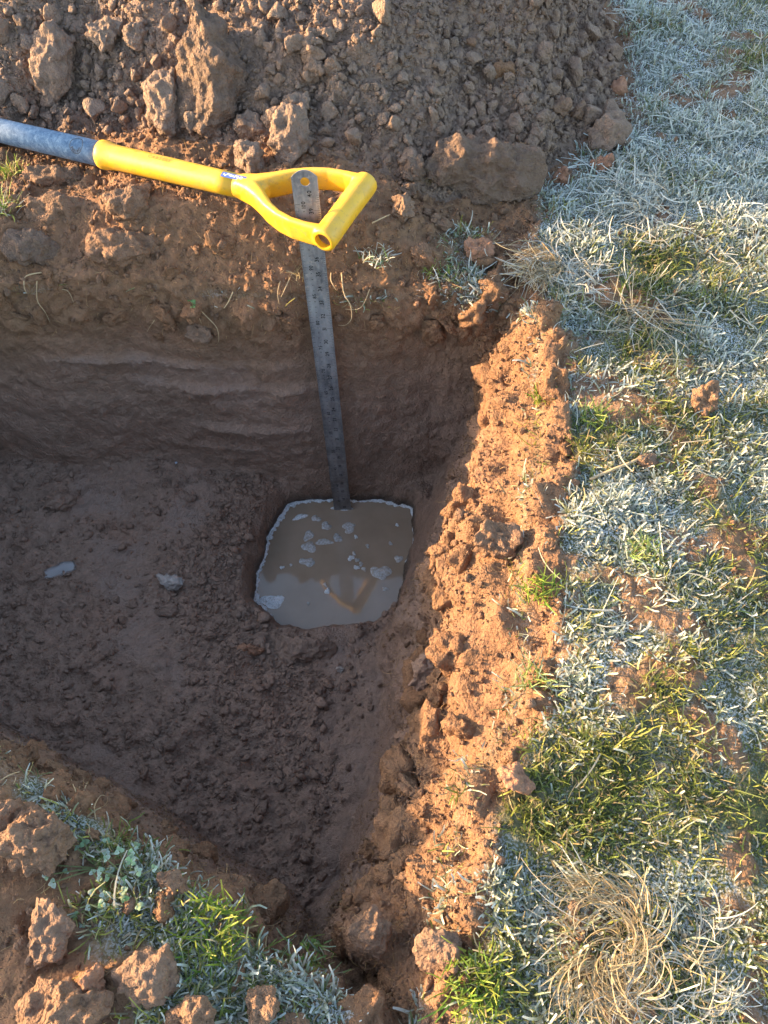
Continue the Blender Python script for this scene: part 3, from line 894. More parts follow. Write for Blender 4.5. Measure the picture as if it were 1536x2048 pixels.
def clod_verts(seed, n, size, cuts=9, rough=.16, blocky=0.0, cut0=.55):
    rng = np.random.default_rng(seed)
    V, F = ico(n); P = V.copy()
    if blocky > 0:
        q = (np.abs(P)**5).sum(1)**(1 / 5)
        P = P / (1 - blocky + blocky * q)[:, None]
    for _ in range(cuts):
        nn = rng.normal(size=3); nn /= np.linalg.norm(nn); c = rng.uniform(cut0, .85)
        over = P @ nn - c
        P = P - np.where(over > 0, over * .9, 0)[:, None] * nn
    off = rng.uniform(0, 50, 3)
    sz = np.array(size) / 2; gm = float(np.prod(sz)**(1 / 3))
    P = P * sz
    N_ = P / sz**2; N_ = N_ / (np.linalg.norm(N_, axis=1, keepdims=True) + 1e-9)
    Q = P / (gm * .75) + off
    dsp = rough * gm * 1.5 * fbm(Q[:, 0], Q[:, 1], Q[:, 2], 3 if n > 3 else 2, 3, .5)
    if n >= 4 and gm < .3:
        Q2 = P / .016 + off
        dsp = dsp + .0042 * fbm(Q2[:, 0], Q2[:, 1], Q2[:, 2], 3, 44, .6)
        w_, r_ = worley(P[:, 0] / .0105 + off[0], P[:, 1] / .0105, P[:, 2] / .0105, seed % 97)
        dsp = dsp + .0105 * (.5 - np.minimum(w_, .62)) * (.4 + r_) * (.2 + .9 * sm(-.3, .4, gnoise(Q[:, 0] * 1.5, Q[:, 1] * 1.5, Q[:, 2] * 1.5, 12)))
    return P + N_ * dsp[:, None], F

def put_clod(px, py, w, h, label, seed, rot=0.0, depth=.8, mat=None, blocky=0.0, n=5, sink=.22, cuts=9, rough=.16, name="soil_clod", group=None, cat="soil clod"):
    """a clod whose picture is about w x h photo pixels, lying on the built surface"""
    c, nn = spot(px, py + h * .25)
    dep = (np.array(c) - np.array([0, 0, CAM_Z])) @ CF
    m = dep / FPX
    sx, sz = w * m, h * m * .92
    sy = depth * min(sx, sz) if depth <= 1 else sx * depth
    P, F = clod_verts(seed, n, (sx, sy, sz), cuts, rough, blocky)
    # stand it on the ground, its picture plane facing the lens, turned by rot
    tilt = R(40)
    Rm = np.array(Matrix.Rotation(-(math.pi / 2 - PITCH) * .72, 3, 'X') @ Matrix.Rotation(rot, 3, 'Y'))
    P = P @ Rm.T
    o = link(name, mesh_np(name, P, F, [mat or M_CLOD], n >= 2))
    zmin = P[:, 2].min()
    o.location = c + Vector((0, 0, -zmin - sink * (P[:, 2].max() - zmin)))
    return tag(o, label, cat, group)

BIG = [
    # heap
    (420, 100, 150, 260, "tall dark slab of soil standing at the top left of the heap", .05, .8, .5),
    (110, 110, 90, 150, "pale sunlit jagged clod at the upper left of the heap", .1, .8, .2),
    (215, 75, 62, 66, "squarish clod left of the tall grey edged slab", .3, .8, .3),
    (275, 72, 50, 56, "rounded clod touching the left side of the tall slab", 0, .8, .2),
    (345, 195, 80, 150, "ragged root covered sod below the tall slab with a sunlit left edge", -.1, .8, .4),
    (585, 265, 80, 135, "upright oval clod standing right behind the top of the steel rule", .05, .7, .35),
    (508, 258, 72, 52, "pale blocky clod left of the upright oval clod", .1, .8, .3),
    (595, 207, 50, 42, "flat pale clod just above the upright oval clod", 0, .8, .3),
    (500, 310, 70, 75, "clod with a bright sunlit root edge above the yellow handle", .5, .8, .2),
    (630, 145, 46, 50, "largest of the pale clods in the column above the upright clod", .2, .9, .3),
    (625, 95, 44, 40, "pale clod second from the top in the column above the upright clod", .6, .9, .3),
    (590, 92, 34, 30, "small pale clod left of the column above the upright clod", .1, .9, .3),
    (648, 68, 36, 28, "topmost pale clod in the column above the upright clod", 0, .9, .3),
    (1030, 245, 32, 46, "narrow leaning clod in the row above the big root ended sod", -.4, .8, .35),
    (965, 270, 46, 34, "broad clod just above the big root ended sod", 0, .8, .3),
    (1120, 212, 36, 36, "grey square clod in the right part of the heap toe", .3, .9, .4),
    (1157, 224, 36, 36, "rounded smooth clod right of the grey square clod at the heap toe", 0, .9, .15),
    (1236, 172, 32, 44, "reddish oval clod resting on frosted grass beside the heap", 0, .8, .1),
    (1212, 262, 80, 92, "rough pyramid shaped clod at the right end of the heap toe", .1, .8, .2),
    (1075, 268, 30, 34, "small rounded clod above the frosted grass at the heap toe", 0, .9, .2),
    (955, 342, 275, 118, "big dark sod with pale roots at its left end on the right bank", .02, .8, .6),
    (825, 335, 50, 56, "round clod at the left end of the big dark sod", 0, .9, .2),
    (1200, 330, 62, 34, "flat reddish clod lying on the frosted grass", -.35, .8, .45),
    (1122, 352, 38, 40, "small reddish clod under the right end of the big dark sod", 0, .9, .2),
    (818, 378, 42, 30, "small clod at the foot of the big dark sod", .1, .9, .3),
    (803, 418, 52, 56, "grey clod right of the yellow grip", .2, .9, .35),
    (884, 450, 42, 32, "small sunlit clod on the far bank right of the yellow grip", 0, .9, .3),
    (956, 495, 60, 46, "sunlit reddish clod on the far bank above the pit corner", .15, .9, .3),
    (845, 512, 46, 50, "sunlit crumbly clod at the far edge of the pit", .3, .9, .3),
    # far left bank
    (125, 405, 145, 72, "flat topped sod under the blue shaft at the left edge", .03, .8, .6),
    (110, 345, 130, 62, "grass fringed clod touching the underside of the blue shaft", -.1, .8, .4),
    (260, 385, 95, 85, "sunlit clod under the collar of the yellow handle", .1, .8, .4),
    (245, 475, 150, 80, "broad crumbly sod on the far bank below the yellow handle", .05, .7, .4),
    (60, 480, 110, 80, "dark clod at the left edge of the far bank", .1, .8, .4),
    (400, 660, 58, 46, "grey clod stuck in the far pit wall below the small weed", .1, .6, .5),
    # near left bank
    (95, 1650, 150, 130, "large lumpy clod on the near bank at the left edge", -.15, .9, .3),
    (108, 1830, 118, 150, "smooth faced upright slab of soil on the near bank", .08, .7, .65),
    (300, 1922, 128, 118, "round sunlit clod in the near grass beside the smooth slab", .1, .9, .1),
    (130, 1995, 190, 130, "big sunken clod in the near left corner", .05, .9, .3),
    (385, 2015, 105, 80, "brown clod at the bottom edge right of the round sunlit clod", -.1, .9, .2),
    (527, 1988, 68, 90, "oval sunlit clod standing alone in the near grass", .15, .9, .15),
    (588, 2042, 70, 40, "low clod cut by the bottom edge below the oval clod", 0, .9, .2),
    (185, 1945, 60, 90, "narrow reddish lump between the sunken clod and the round clod", -.2, .9, .3),
    (30, 1620, 80, 110, "dark clod at the far left end of the near bank", .1, .9, .3),
    (350, 1760, 70, 50, "low clod behind the frosted leaves on the near rim", .1, .9, .3),
    # right bank
    (1400, 795, 50, 95, "tall ragged mud lump with dry grass on top in the right turf", .25, .8, .2),
    (1292, 922, 42, 36, "smooth dark mud knob at the end of a curved root", 0, .9, .0),
    (990, 1070, 90, 90, "dark overhanging soil lump on the sunlit right wall", .2, .8, .3),
    (1030, 1550, 70, 60, "reddish sunlit lump at the grass edge of the right wall", .4, .9, .3),
    (745, 1835, 90, 110, "crumbly sunlit lump jutting from the right wall at the near corner", .1, .8, .2),
    (880, 1880, 100, 120, "cracked smooth faced lump at the near end of the right wall", -.2, .8, .4),
    (1148, 1808, 30, 30, "small smooth brown clod in the frosted grass above the straw tuft", 0, .9, .2),
    # pit floor
    (342, 1157, 50, 40, "pale grey clod lying alone on the pit floor", .1, .8, .45),
    (340, 1215, 40, 28, "damp clod just below the pale clod on the pit floor", .1, .8, .4),
    (615, 1290, 130, 60, "cracked flat chunk of damp soil at the near edge of the water hole", .05, .7, .6),
    (498, 1297, 58, 22, "reddish flat soil flake left of the cracked chunk", .05, .8, .3),
    (125, 1000, 56, 44, "angular dark clod at the foot of the far wall", .2, .8, .4),
    (850, 1330, 60, 90, "dark damp lump at the foot of the right wall below the water", .2, .7, .2),
    (680, 1337, 16, 18, "tiny pale stone on the pit floor near the water hole", 0, .9, .2),
]
M_DAMPC = soil_material("damp_sod_soil", (0.165, 0.105, 0.073), WET, objcoord=True, bump=.95)
M_SLAB = soil_material("grey_clay_soil", (0.200, 0.120, 0.078), WET, objcoord=True, bump=.7)
M_PALE = soil_material("pale_clod_soil", (0.34, 0.28, 0.24), WET, objcoord=True, bump=.4)
M_REDC = soil_material("reddish_clod_soil", (0.27, 0.135, 0.08), WET, objcoord=True, bump=.6)
for i, (px, py, w, h, lab, rot, dep_, blk) in enumerate(BIG):
    inpit = lab.find("pit floor") >= 0 or lab.find("damp") >= 0 or "foot of the far wall" in lab or "reddish flat soil flake" in lab or "pit wall" in lab
    mat = M_CLODWET if inpit else M_DAMPC if 'dark' in lab and py < 600 else M_CLODH if py < 320 else M_CLOD
    if "pale" in lab and inpit and "damp" not in lab: mat = M_PALE
    elif "redd" in lab: mat = M_REDC
    elif "smooth" in lab or ("grey" in lab and "tall" not in lab): mat = M_SLAB
    nm = "sod" if " sod" in lab else "soil_slab" if "slab" in lab[:30] else "stone" if "stone" in lab else "soil_clod"
    put_clod(px, py, w, h, lab, 100 + i, rot, dep_, mat, blk, n=6 if w * h > 17000 else 5 if w * h > 1500 else 4,
             rough=.08 if "smooth" in lab else .14, cuts=4 if "round" in lab or "oval" in lab else 7, name=nm, sink=.16 if 'big dark sod with' in lab else .48 if px < 300 and 330 < py < 500 else .36 if 'tall dark' in lab else .2 if w * h < 5000 else .24,
             cat="stone" if nm == "stone" else "sod" if nm == "sod" else "soil clod")

# clods of the heap: pieces of it, shapes shared
shapes = []
for k in range(10):
    P, F = clod_verts(500 + k, 4 if k < 2 else 3, (1, .85, .75), 16, .16, .25 * (k % 3), cut0=.38)
    shapes.append(mesh_np("heap_clod", P, F, [M_CLODH]))
inview = ((PXu > -30) & (PXu < 1566) & (PXv > -40) & (PXv < 2080) & (DEP > .2)) + .3 * ((PXu > -330) & (PXu < 1866) & (PXv > -260) & (PXv < 2300) & (DEP > .2))
def pick(weight, n):
    w_ = weight.ravel() * inview
    return RNG.choice(len(w_), n, p=w_ / w_.sum())
# area each grid point stands for
du = np.linalg.norm(np.gradient(np.stack([GX, GY, GZ], -1), axis=1), axis=-1); dv = np.linalg.norm(np.gradient(np.stack([GX, GY, GZ], -1), axis=0), axis=-1)
AREA = (du * dv).ravel()
hw_ = (heap_w.ravel() > .5) * AREA
def pix_gauss(cx, cy, rx, ry): return np.exp(-(((PXu - cx) / rx)**2 + ((PXv - cy) / ry)**2))
hw_c = hw_ * (.16 + 1.6 * pix_gauss(1000, 225, 190, 55) + 1.5 * pix_gauss(610, 140, 70, 110) + .9 * pix_gauss(150, 170, 180, 160) + .8 * pix_gauss(1150, 130, 90, 120))
taken = []
kk = 0
for i in pick(hw_c * (inview > .5), 1800):
    p = Vector(GP[i]); s = float(np.clip(RNG.lognormal(math.log(.027), .42), .012, .06))
    if any((p - q).length < (s + t) * .33 for q, t in taken): continue
    taken.append((p, s))
    o = bpy.data.objects.new("soil_clod", shapes[kk % 10]); COL.objects.link(o)
    o.parent = spoil_heap
    o.scale = (s, s * RNG.uniform(.8, 1.1), s * RNG.uniform(.8, 1.15)); o.rotation_euler = tuple(RNG.uniform(0, 6.28, 3))
    o.location = p + Vector(GNf[i]) * s * .18
    kk += 1
    if kk >= 298: break

# broken lumps standing out of the sunlit crest of the right wall: pieces of that wall
lumps_m = []
for k in range(8):
    P, F = clod_verts(640 + k, 4, (.052, .044, .036), 10, .20, .2 * (k % 2))
    lumps_m.append(mesh_np("soil_lump", P, F, [M_PITL]))
fl_l = (np.clip(flare_w * sm(1.25, .95, S_R / fw(Y)) + .5 * rim_soil, 0, 1) * (S_R < .15) * (S_R > -.02)).ravel() * AREA * (.3 + (S_R / fw(Y) > .7).ravel())
tk = []
for i in pick(fl_l * inview.clip(0, 1), 700):
    p = Vector(GP[i])
    if any((p - q).length < .021 for q in tk): continue
    tk.append(p)
    o = bpy.data.objects.new("soil_lump", lumps_m[len(tk) % 8]); COL.objects.link(o); o.parent = pit_wall
    s = float(np.clip(RNG.lognormal(-.1, .42), .4, 1.8))
    o.scale = (s, s * RNG.uniform(.8, 1.2), s); o.rotation_euler = tuple(RNG.uniform(0, 6.28, 3))
    o.location = p - Vector(GNf[i]) * .007 * s
    if len(tk) >= 80: break

# the same on the crumbling lip of the far wall and the near rim
fl_n = (np.clip(far_wall * sm(-.13, -.05, Z) + .5 * bank_w * sm(.06, .0, Y - yf(X)) + 1.2 * (np.abs(S_N) < .03) * (X < .04), 0, 1.2)).ravel() * AREA
for i in pick(fl_n * (inview > .5) * (np.abs(GP[:, 0] + .09) > .04), 700):
    p = Vector(GP[i])
    if any((p - q).length < .026 for q in tk): continue
    tk.append(p)
    o = bpy.data.objects.new("soil_lump", lumps_m[len(tk) % 8]); COL.objects.link(o); o.parent = pit_wall
    s = float(np.clip(RNG.lognormal(-.35, .42), .35, 1.4))
    o.scale = (s * 1.2, s, s * .8); o.rotation_euler = tuple(RNG.uniform(0, 6.28, 3))
    o.location = p - Vector(GNf[i]) * .008 * s
    if len(tk) >= 150: break

# crumbs: too small and too many to count
def rand_rot(n):
    q = RNG.normal(size=(n, 4)); q /= np.linalg.norm(q, axis=1, keepdims=True)
    a, b, c, d_ = q.T
    return np.stack([np.stack([1 - 2 * (c * c + d_ * d_), 2 * (b * c - a * d_), 2 * (b * d_ + a * c)], -1),
                     np.stack([2 * (b * c + a * d_), 1 - 2 * (b * b + d_ * d_), 2 * (c * d_ - a * b)], -1),
                     np.stack([2 * (b * d_ - a * c), 2 * (c * d_ + a * b), 1 - 2 * (b * b + c * c)], -1)], 1)
CR = {n: [clod_verts(700 + k + 50 * n, n, (1, .85, .75), 12, .12 if n > 1 else .05, 0, .36)[0] for k in range(8)] for n in (1, 2)}
def crumbs(name, sets, mat, parent=None):
    VV = []; FF = []; SMO = []; base = 0
    for n, ids, size in sets:
        F = ico(n)[1]; Rm = rand_rot(len(ids))
        sh = np.stack([CR[n][k % 8] for k in range(len(ids))])
        P = np.einsum('nij,nkj->nki', Rm, sh * size[:, None, None]) + (GP[ids] + GNf[ids] * (size * .12)[:, None])[:, None, :]
        VV.append(P.reshape(-1, 3)); FF.append((F[None] + (base + np.arange(len(ids)) * sh.shape[1])[:, None, None]).reshape(-1, 3))
        SMO.append(np.full(len(ids) * len(F), n > 1)); base += P.shape[0] * P.shape[1]
    me = mesh_np(name, np.concatenate(VV), np.concatenate(FF), [mat])
    me.polygons.foreach_set('use_smooth', np.concatenate(SMO))
    o = link(name, me, parent, keep=False)
    return tag(o, kind='stuff')
ln = lambda n, m, s, a, b: np.clip(RNG.lognormal(math.log(m), s, n), a, b)
crumbs("soil_crumbs", [(2, pick(hw_, 3000), ln(3000, .0110, .42, .005, .030)), (1, pick(hw_, 10000), ln(10000, .0062, .36, .003, .013))], M_CLODH, spoil_heap)
bank_all = (np.clip(bank_w + toe * (1 - heap_w) + .5 * rim_soil + .25 * bare_spot * (1 - in_pit) + (.03 + .05 * (Y > .95)) * turf + near_soil * (1 - in_pit) * .5 + .5 * far_wall * sm(-.09, -.03, Z) + .25 * flare_w, 0, 1)).ravel() * AREA
fl_c = (np.clip(flare_w * (1 - .75 * sliced) + .8 * rim_soil, 0, 1) * (S_R < .16) + .8 * (S_N < .05) * (S_N > -.02) * (X < .05)).ravel() * AREA
o = crumbs("soil_crumbs", [(2, pick(bank_all, 2400), ln(2400, .0080, .45, .004, .024)), (1, pick(bank_all, 7000), ln(7000, .0046, .35, .0025, .009)), (1, pick(fl_c, 11500), ln(11500, .0043, .32, .0026, .009))], M_CLOD)
tag(o, "loose brown soil crumbs strewn over the banks and turf edge", "soil crumbs")
fl_w = (np.clip(floor_w, 0, 1) * (1 - .85 * smooth_patch) * (SD < -.012)).ravel() * AREA * (1 + 3 * pix_gauss(450, 1100, 90, 160) + 1.5 * pix_gauss(650, 1350, 200, 90))
o = crumbs("soil_crumbs", [(2, pick(fl_w, 1500), ln(1500, .0105, .45, .004, .032)), (1, pick(fl_w, 6000), ln(6000, .0056, .38, .0025, .011))], M_CLODWET)
tag(o, "damp soil crumbs strewn over the dark pit floor", "soil crumbs")

# ================================================================ grass
def blade_mat(name, trans=.3, rough=.55):
    m, nt, nodes, links, bs = new_mat(name)
    at = nodes.new("ShaderNodeAttribute"); at.attribute_name = "col"
    links.new(at.outputs['Color'], bs.inputs['Base Color']); bs.inputs['Roughness'].default_value = rough
    bs.inputs['Specular IOR Level'].default_value = .35
    tr = nodes.new("ShaderNodeBsdfTranslucent"); links.new(at.outputs['Color'], tr.inputs[0])
    mx = nodes.new("ShaderNodeMixShader"); mx.inputs[0].default_value = trans
    links.new(bs.outputs[0], mx.inputs[1]); links.new(tr.outputs[0], mx.inputs[2])
    links.new(mx.outputs[0], nodes["Material Output"].inputs[0])
    g = nodes.new("ShaderNodeNewGeometry"); nn = noise_node(nodes, links, g.outputs['Position'], 900, 2)
    bp = nodes.new("ShaderNodeBump"); bp.inputs['Strength'].default_value = .6; bp.inputs['Distance'].default_value = .0008
    links.new(nn.outputs[0], bp.inputs['Height']); links.new(bp.outputs[0], bs.inputs['Normal'])
    return m
M_BLADE = blade_mat("grass_blade")
def blades(root, length, width, az, lean, bend, curl, cbase, ctip, seg=3, tipw=.35):
    """flat curved blades; all arrays of n"""
    n = len(root); t = np.linspace(0, 1, seg + 1)
    V = np.zeros((n, seg + 1, 2, 3)); C = np.zeros((n, seg + 1, 2, 3))
    pos = root.copy(); step = length / seg
    roll = RNG.uniform(-.9, .9, n)
    for k in range(seg + 1):
        th = lean + bend * t[k]; a_ = az + curl * t[k]
        dirv = np.stack([np.cos(a_) * np.sin(th), np.sin(a_) * np.sin(th), np.cos(th)], -1)
        side = np.stack([-np.sin(a_), np.cos(a_), 0 * a_], -1)
        up = np.cross(dirv, side)
        sd_ = side * np.cos(roll)[:, None] + up * np.sin(roll)[:, None]
        wk = width * (1 - (1 - tipw) * t[k]**2) / 2
        V[:, k, 0] = pos - sd_ * wk[:, None]; V[:, k, 1] = pos + sd_ * wk[:, None]
        c = cbase + (ctip - cbase) * t[k]
        C[:, k, 0] = c; C[:, k, 1] = c
        pos = pos + dirv * step[:, None]
    b = (np.arange(n) * (seg + 1) * 2)[:, None, None]; k = (np.arange(seg) * 2)[None, :, None]
    F = (b + k + np.array([0, 1, 3, 2])[None, None, :]).reshape(-1, 4)
    return V.reshape(-1, 3), F, C.reshape(-1, 3)

tw = turf.ravel() * AREA * (.12 + .88 * sm(-.25, .25, gnoise(GP[:, 0] * 18, GP[:, 1] * 18, 0.7, 93) + .5 * gnoise(GP[:, 0] * 45, GP[:, 1] * 45, 0.7, 96)))
NB = 76000
NC = 7000
cen = pick(tw, NC); own = RNG.integers(0, NC, NB)
spread = RNG.normal(0, .0062, (NB, 2))
solo = RNG.random(NB) < .3
ids = np.where(solo, pick(tw, NB), cen[own])
root = GP[ids].copy()
root[~solo, :2] += spread[~solo]
root[:, 2] -= .001
# settle the spread roots on the land
dx_ = root[:, :2] - GP[ids][:, :2]; nn_ = GNf[ids]
root[:, 2] -= np.clip((dx_ * nn_[:, :2]).sum(1) / np.maximum(nn_[:, 2], .4), -.004, .004)
out_az = np.arctan2(spread[:, 1], spread[:, 0]) + RNG.normal(0, .7, NB)
fr = np.clip(frost_f.ravel()[ids] + RNG.normal(0, .22, NB), 0, 1)
hue = np.clip(gnoise(root[:, 0] * 11, root[:, 1] * 11, 4.4, 94) + RNG.normal(0, .35, NB) + .2, -1, 1)
green = np.array([.115, .145, .028]); ygreen = np.array([.32, .30, .055]); straw = np.array([.36, .27, .13]); white = np.array([.56, .59, .56])
cb = green + (ygreen - green) * np.clip(hue, 0, 1)[:, None]
is_straw = (RNG.random(NB) < .24)[:, None]
cb = np.where(is_straw, straw * RNG.uniform(.6, 1.2, (NB, 1)), cb * RNG.uniform(.7, 1.3, (NB, 1)))
frm = sm(.3, .75, fr)
ct = cb + (white * RNG.uniform(.8, 1.15, (NB, 1)) - cb) * (frm * .95)[:, None]
cb2 = cb * .85 + (white - cb) * (frm * .22)[:, None]
length = (RNG.lognormal(math.log(.0120), .42, NB) * (1 - .12 * frm)).clip(.005, .042); width = RNG.uniform(.0008, .0021, NB) * (1 + .55 * frm)
az = np.where(solo, RNG.uniform(0, 6.28, NB), out_az); lean = np.abs(RNG.normal(.85, .42, NB)).clip(.05, 1.5); bend = RNG.normal(.45, .6, NB); curl = RNG.normal(0, .8, NB)
V, F, C = blades(root, length, width, az, lean, bend, curl, cb2, ct, 3, .62)
tag(link("grass", mesh_np("grass", V, F, [M_BLADE], True, None, {'col': C})), "frosted short grass turf to the right of the pit", "grass", kind='stuff')
# dead stems lying in the turf
NS = 900
ids = pick(tw * (.06 + .4 * (GP[:, 1] > .3) + .9 * (GP[:, 1] > .95)), NS)
root = GP[ids] + np.stack([np.zeros(NS), np.zeros(NS), RNG.uniform(.003, .012, NS)], -1)
frm = np.clip(frost_f.ravel()[ids] + .1, 0, 1)[:, None]
c_ = np.array([.40, .31, .18]) * RNG.uniform(.7, 1.2, (NS, 1)); c_ = c_ + (white - c_) * frm * .8
V, F, C = blades(root, RNG.uniform(.02, .06, NS), RNG.uniform(.0011, .0020, NS), RNG.uniform(0, 6.28, NS), RNG.uniform(1.25, 1.5, NS), RNG.uniform(.0, .3, NS), RNG.normal(0, .9, NS), c_, c_, 5, .6)
tag(link("dead_grass_stems", mesh_np("dead_grass_stems", V, F, [M_BLADE], True, None, {'col': C})), "pale dead grass stems lying loose in the turf", "grass", kind='stuff')
# fine root fibres bristling from the broken soil
NFb = 8000
fw_ = (np.clip(bank_w + .7 * heap_w * sm(.1, -.2, X) + rim_soil + near_soil * (1 - in_pit) + .8 * flare_w + .8 * far_wall * sm(-.14, -.03, Z), 0, 1)).ravel() * AREA
ids = pick(fw_, NFb)
c_ = np.array([.36, .22, .10]) * RNG.uniform(.6, 1.3, (NFb, 1))
nn_ = GNf[ids]
az = np.arctan2(nn_[:, 1], nn_[:, 0]) + RNG.normal(0, .9, NFb); lean = np.arccos(np.clip(nn_[:, 2], -1, 1)) + RNG.normal(.2, .6, NFb)
V, F, C = blades(GP[ids], RNG.lognormal(math.log(.008), .45, NFb).clip(.003, .03), RNG.uniform(.0004, .0009, NFb), az, lean, RNG.normal(.5, .8, NFb), RNG.normal(0, .8, NFb), c_, c_, 3, .5)
tag(link("root_fibres", mesh_np("root_fibres", V, F, [M_BLADE], True, None, {'col': C})), "fine dead root fibres bristling from the broken soil edges", "roots", kind='stuff')

# tufts
def tuft(name, px, py, label, n, rad, lmin, lmax, cols, lean=(.1, .9), bend=(.2, 1.0), curl=.4, w=(.0012, .0024), azc=None, azs=6.28, frost=0.0, cat="grass tuft", seg=5, lift=0.0):
    c, nn = spot(px, py)
    r_ = rad * np.sqrt(RNG.random(n)); a_ = RNG.uniform(0, 6.28, n)
    root = np.stack([r_ * np.cos(a_), r_ * np.sin(a_), RNG.uniform(-.004, .004 + lift, n)], -1)
    cols = np.array(cols); cc_ = cols[RNG.integers(0, len(cols), n)] * RNG.uniform(.7, 1.25, (n, 1))
    ctp = cc_ + (white - cc_) * (frost * RNG.random((n, 1)))
    az_ = a_ + 1.6 + RNG.normal(0, .9, n) if azc == 'swirl' else RNG.uniform(0, 6.28, n) if azc is None else RNG.normal(azc, azs, n)
    if azc == 'swirl':
        nb = 26; bi = RNG.integers(0, nb, n)
        bc = RNG.normal(0, rad * .62, (nb, 2)); ba = np.arctan2(bc[:, 1], bc[:, 0]) + RNG.choice([1.5, 1.1, -.6, .3], nb) + RNG.normal(0, .5, nb)
        root[:, :2] = bc[bi] + RNG.normal(0, .006, (n, 2)); az_ = ba[bi] + RNG.normal(0, .22, n)
    V, F, C = blades(root, RNG.uniform(lmin, lmax, n), RNG.uniform(w[0], w[1], n), az_, RNG.uniform(lean[0], lean[1], n), RNG.uniform(bend[0], bend[1], n), RNG.normal(1.2 if azc == 'swirl' else 0, curl * (.55 if azc == 'swirl' else 1), n), cc_, ctp, seg, .4)
    o = link(name, mesh_np(name, V, F, [M_BLADE], True, None, {'col': C})); o.location = c
    return tag(o, label, cat)
STR = [(.38, .28, .14), (.46, .35, .19), (.29, .19, .085)]; GRN = [(.10, .18, .02), (.20, .26, .03), (.28, .30, .05)]; PAL = [(.5, .47, .4), (.42, .34, .22)]
tuft("straw_tuft", 1225, 1905, "large swirl of dry straw coloured grass at the near right", 520, .042, .020, .058, STR, (1.2, 1.54), (.0, .22), 1.3, (.0006, .0015), 'swirl', 1.5, .25, lift=.014, seg=7)
tuft("straw_tuft", 1350, 1985, "frosted grey straw swirl in the near right corner", 240, .045, .02, .055, PAL, (1.2, 1.54), (.0, .2), 1.4, (.0006, .0015), 'swirl', 2.0, .8, lift=.014, seg=7)
tuft("straw_tuft", 1085, 535, "dry straw tuft leaning over the far right pit corner", 300, .030, .025, .068, STR + PAL, (1.1, 1.54), (.2, .8), 1.1, (.0010, .0018), 3.6, .9, .3, lift=.012, seg=7)
tuft("straw_tuft", 1160, 560, "frosted grey straw tuft right of the dry tuft at the pit corner", 130, .035, .02, .05, PAL, (1.1, 1.5), (.2, .7), .9, (.0012, .0022), None, 6.28, .9, lift=.012)
tuft("straw_tuft", 1290, 400, "white frosted straw mat lying in the shaded turf", 150, .06, .03, .085, PAL, (1.3, 1.53), (.0, .2), .9, (.0011, .0020), 3.3, .9, .9, lift=.012)
tuft("straw_tuft", 1190, 1830, "thin frosted stems arching beside the large straw swirl", 14, .02, .05, .09, PAL, (1.25, 1.5), (.0, .3), 1.2, (.0010, .0018), 2.3, 1.2, .9)
tuft("straw_tuft", 1270, 620, "flattened straw on the turf behind the soil lump of the pit corner", 130, .045, .04, .09, STR + PAL, (1.2, 1.5), (.0, .3), .7, (.0012, .002), None, 6.28, .5)
tuft("grass_tuft", 420, 1862, "bright green grass tuft on the near rim", 170, .034, .012, .032, GRN, (.1, 1.3), (.2, .9), .4)
tuft("grass_tuft", 610, 1935, "yellow green grass tuft right of the oval clod on the near rim", 130, .03, .010, .026, GRN, (.1, 1.3), (.2, .9), .4, frost=.6)
tuft("grass_tuft", 945, 1975, "green grass tuft at the near corner of the pit", 150, .03, .012, .032, GRN, (.1, 1.2), (.2, .9), .4)
tuft("grass_tuft", 1090, 800, "short green tuft on the crest of the right wall", 60, .018, .012, .03, GRN, (.1, 1.0), (.2, .9), .4)
tuft("grass_tuft", 1185, 845, "green tuft between the straw and the right wall crest", 70, .018, .015, .035, GRN, (.1, 1.0), (.2, .9), .4, frost=.2)
tuft("grass_tuft", 1290, 1110, "green tuft in the sunny middle of the right turf", 80, .02, .015, .03, GRN, (.1, 1.0), (.2, .9), .4, frost=.3)
tuft("grass_tuft", 1080, 1180, "green tuft at the grass edge beside the dark overhanging lump", 70, .02, .015, .03, GRN, (.1, 1.0), (.2, .9), .4)
tuft("grass_tuft", 1070, 1360, "frosted green tuft at the grass edge halfway down the right wall", 60, .018, .02, .035, GRN, (.1, 1.0), (.2, .9), .4, frost=.6)
tuft("grass_tuft", 25, 350, "grass sprouting from the clod under the blue shaft", 90, .02, .015, .035, GRN + STR, (.1, 1.2), (.2, .9), .5)
tuft("grass_tuft", 15, 420, "grass hanging at the left edge of the far bank", 70, .02, .015, .04, GRN + PAL, (.3, 1.4), (.2, .9), .5)
tuft("grass_tuft", 750, 510, "small frosted tuft on the far rim right of the steel rule", 130, .026, .01, .026, PAL + GRN[:1], (.2, 1.3), (.2, .9), .5, frost=.95)
tuft("grass_tuft", 880, 540, "green and frosted grass fringe on the far rim", 120, .03, .012, .03, GRN + PAL, (.2, 1.3), (.2, .9), .5, frost=.5)
tuft("straw_tuft", 590, 545, "golden roots and straw on the far rim left of the steel rule", 60, .014, .012, .03, STR, (.6, 2.2), (.2, .9), .6, (.0007, .0014))
tuft("straw_tuft", 868, 350, "pale roots bristling from the left end of the big sod", 90, .012, .012, .03, STR, (.4, 1.8), (.2, 1.2), .8, (.0005, .0012), 3.5, .8)

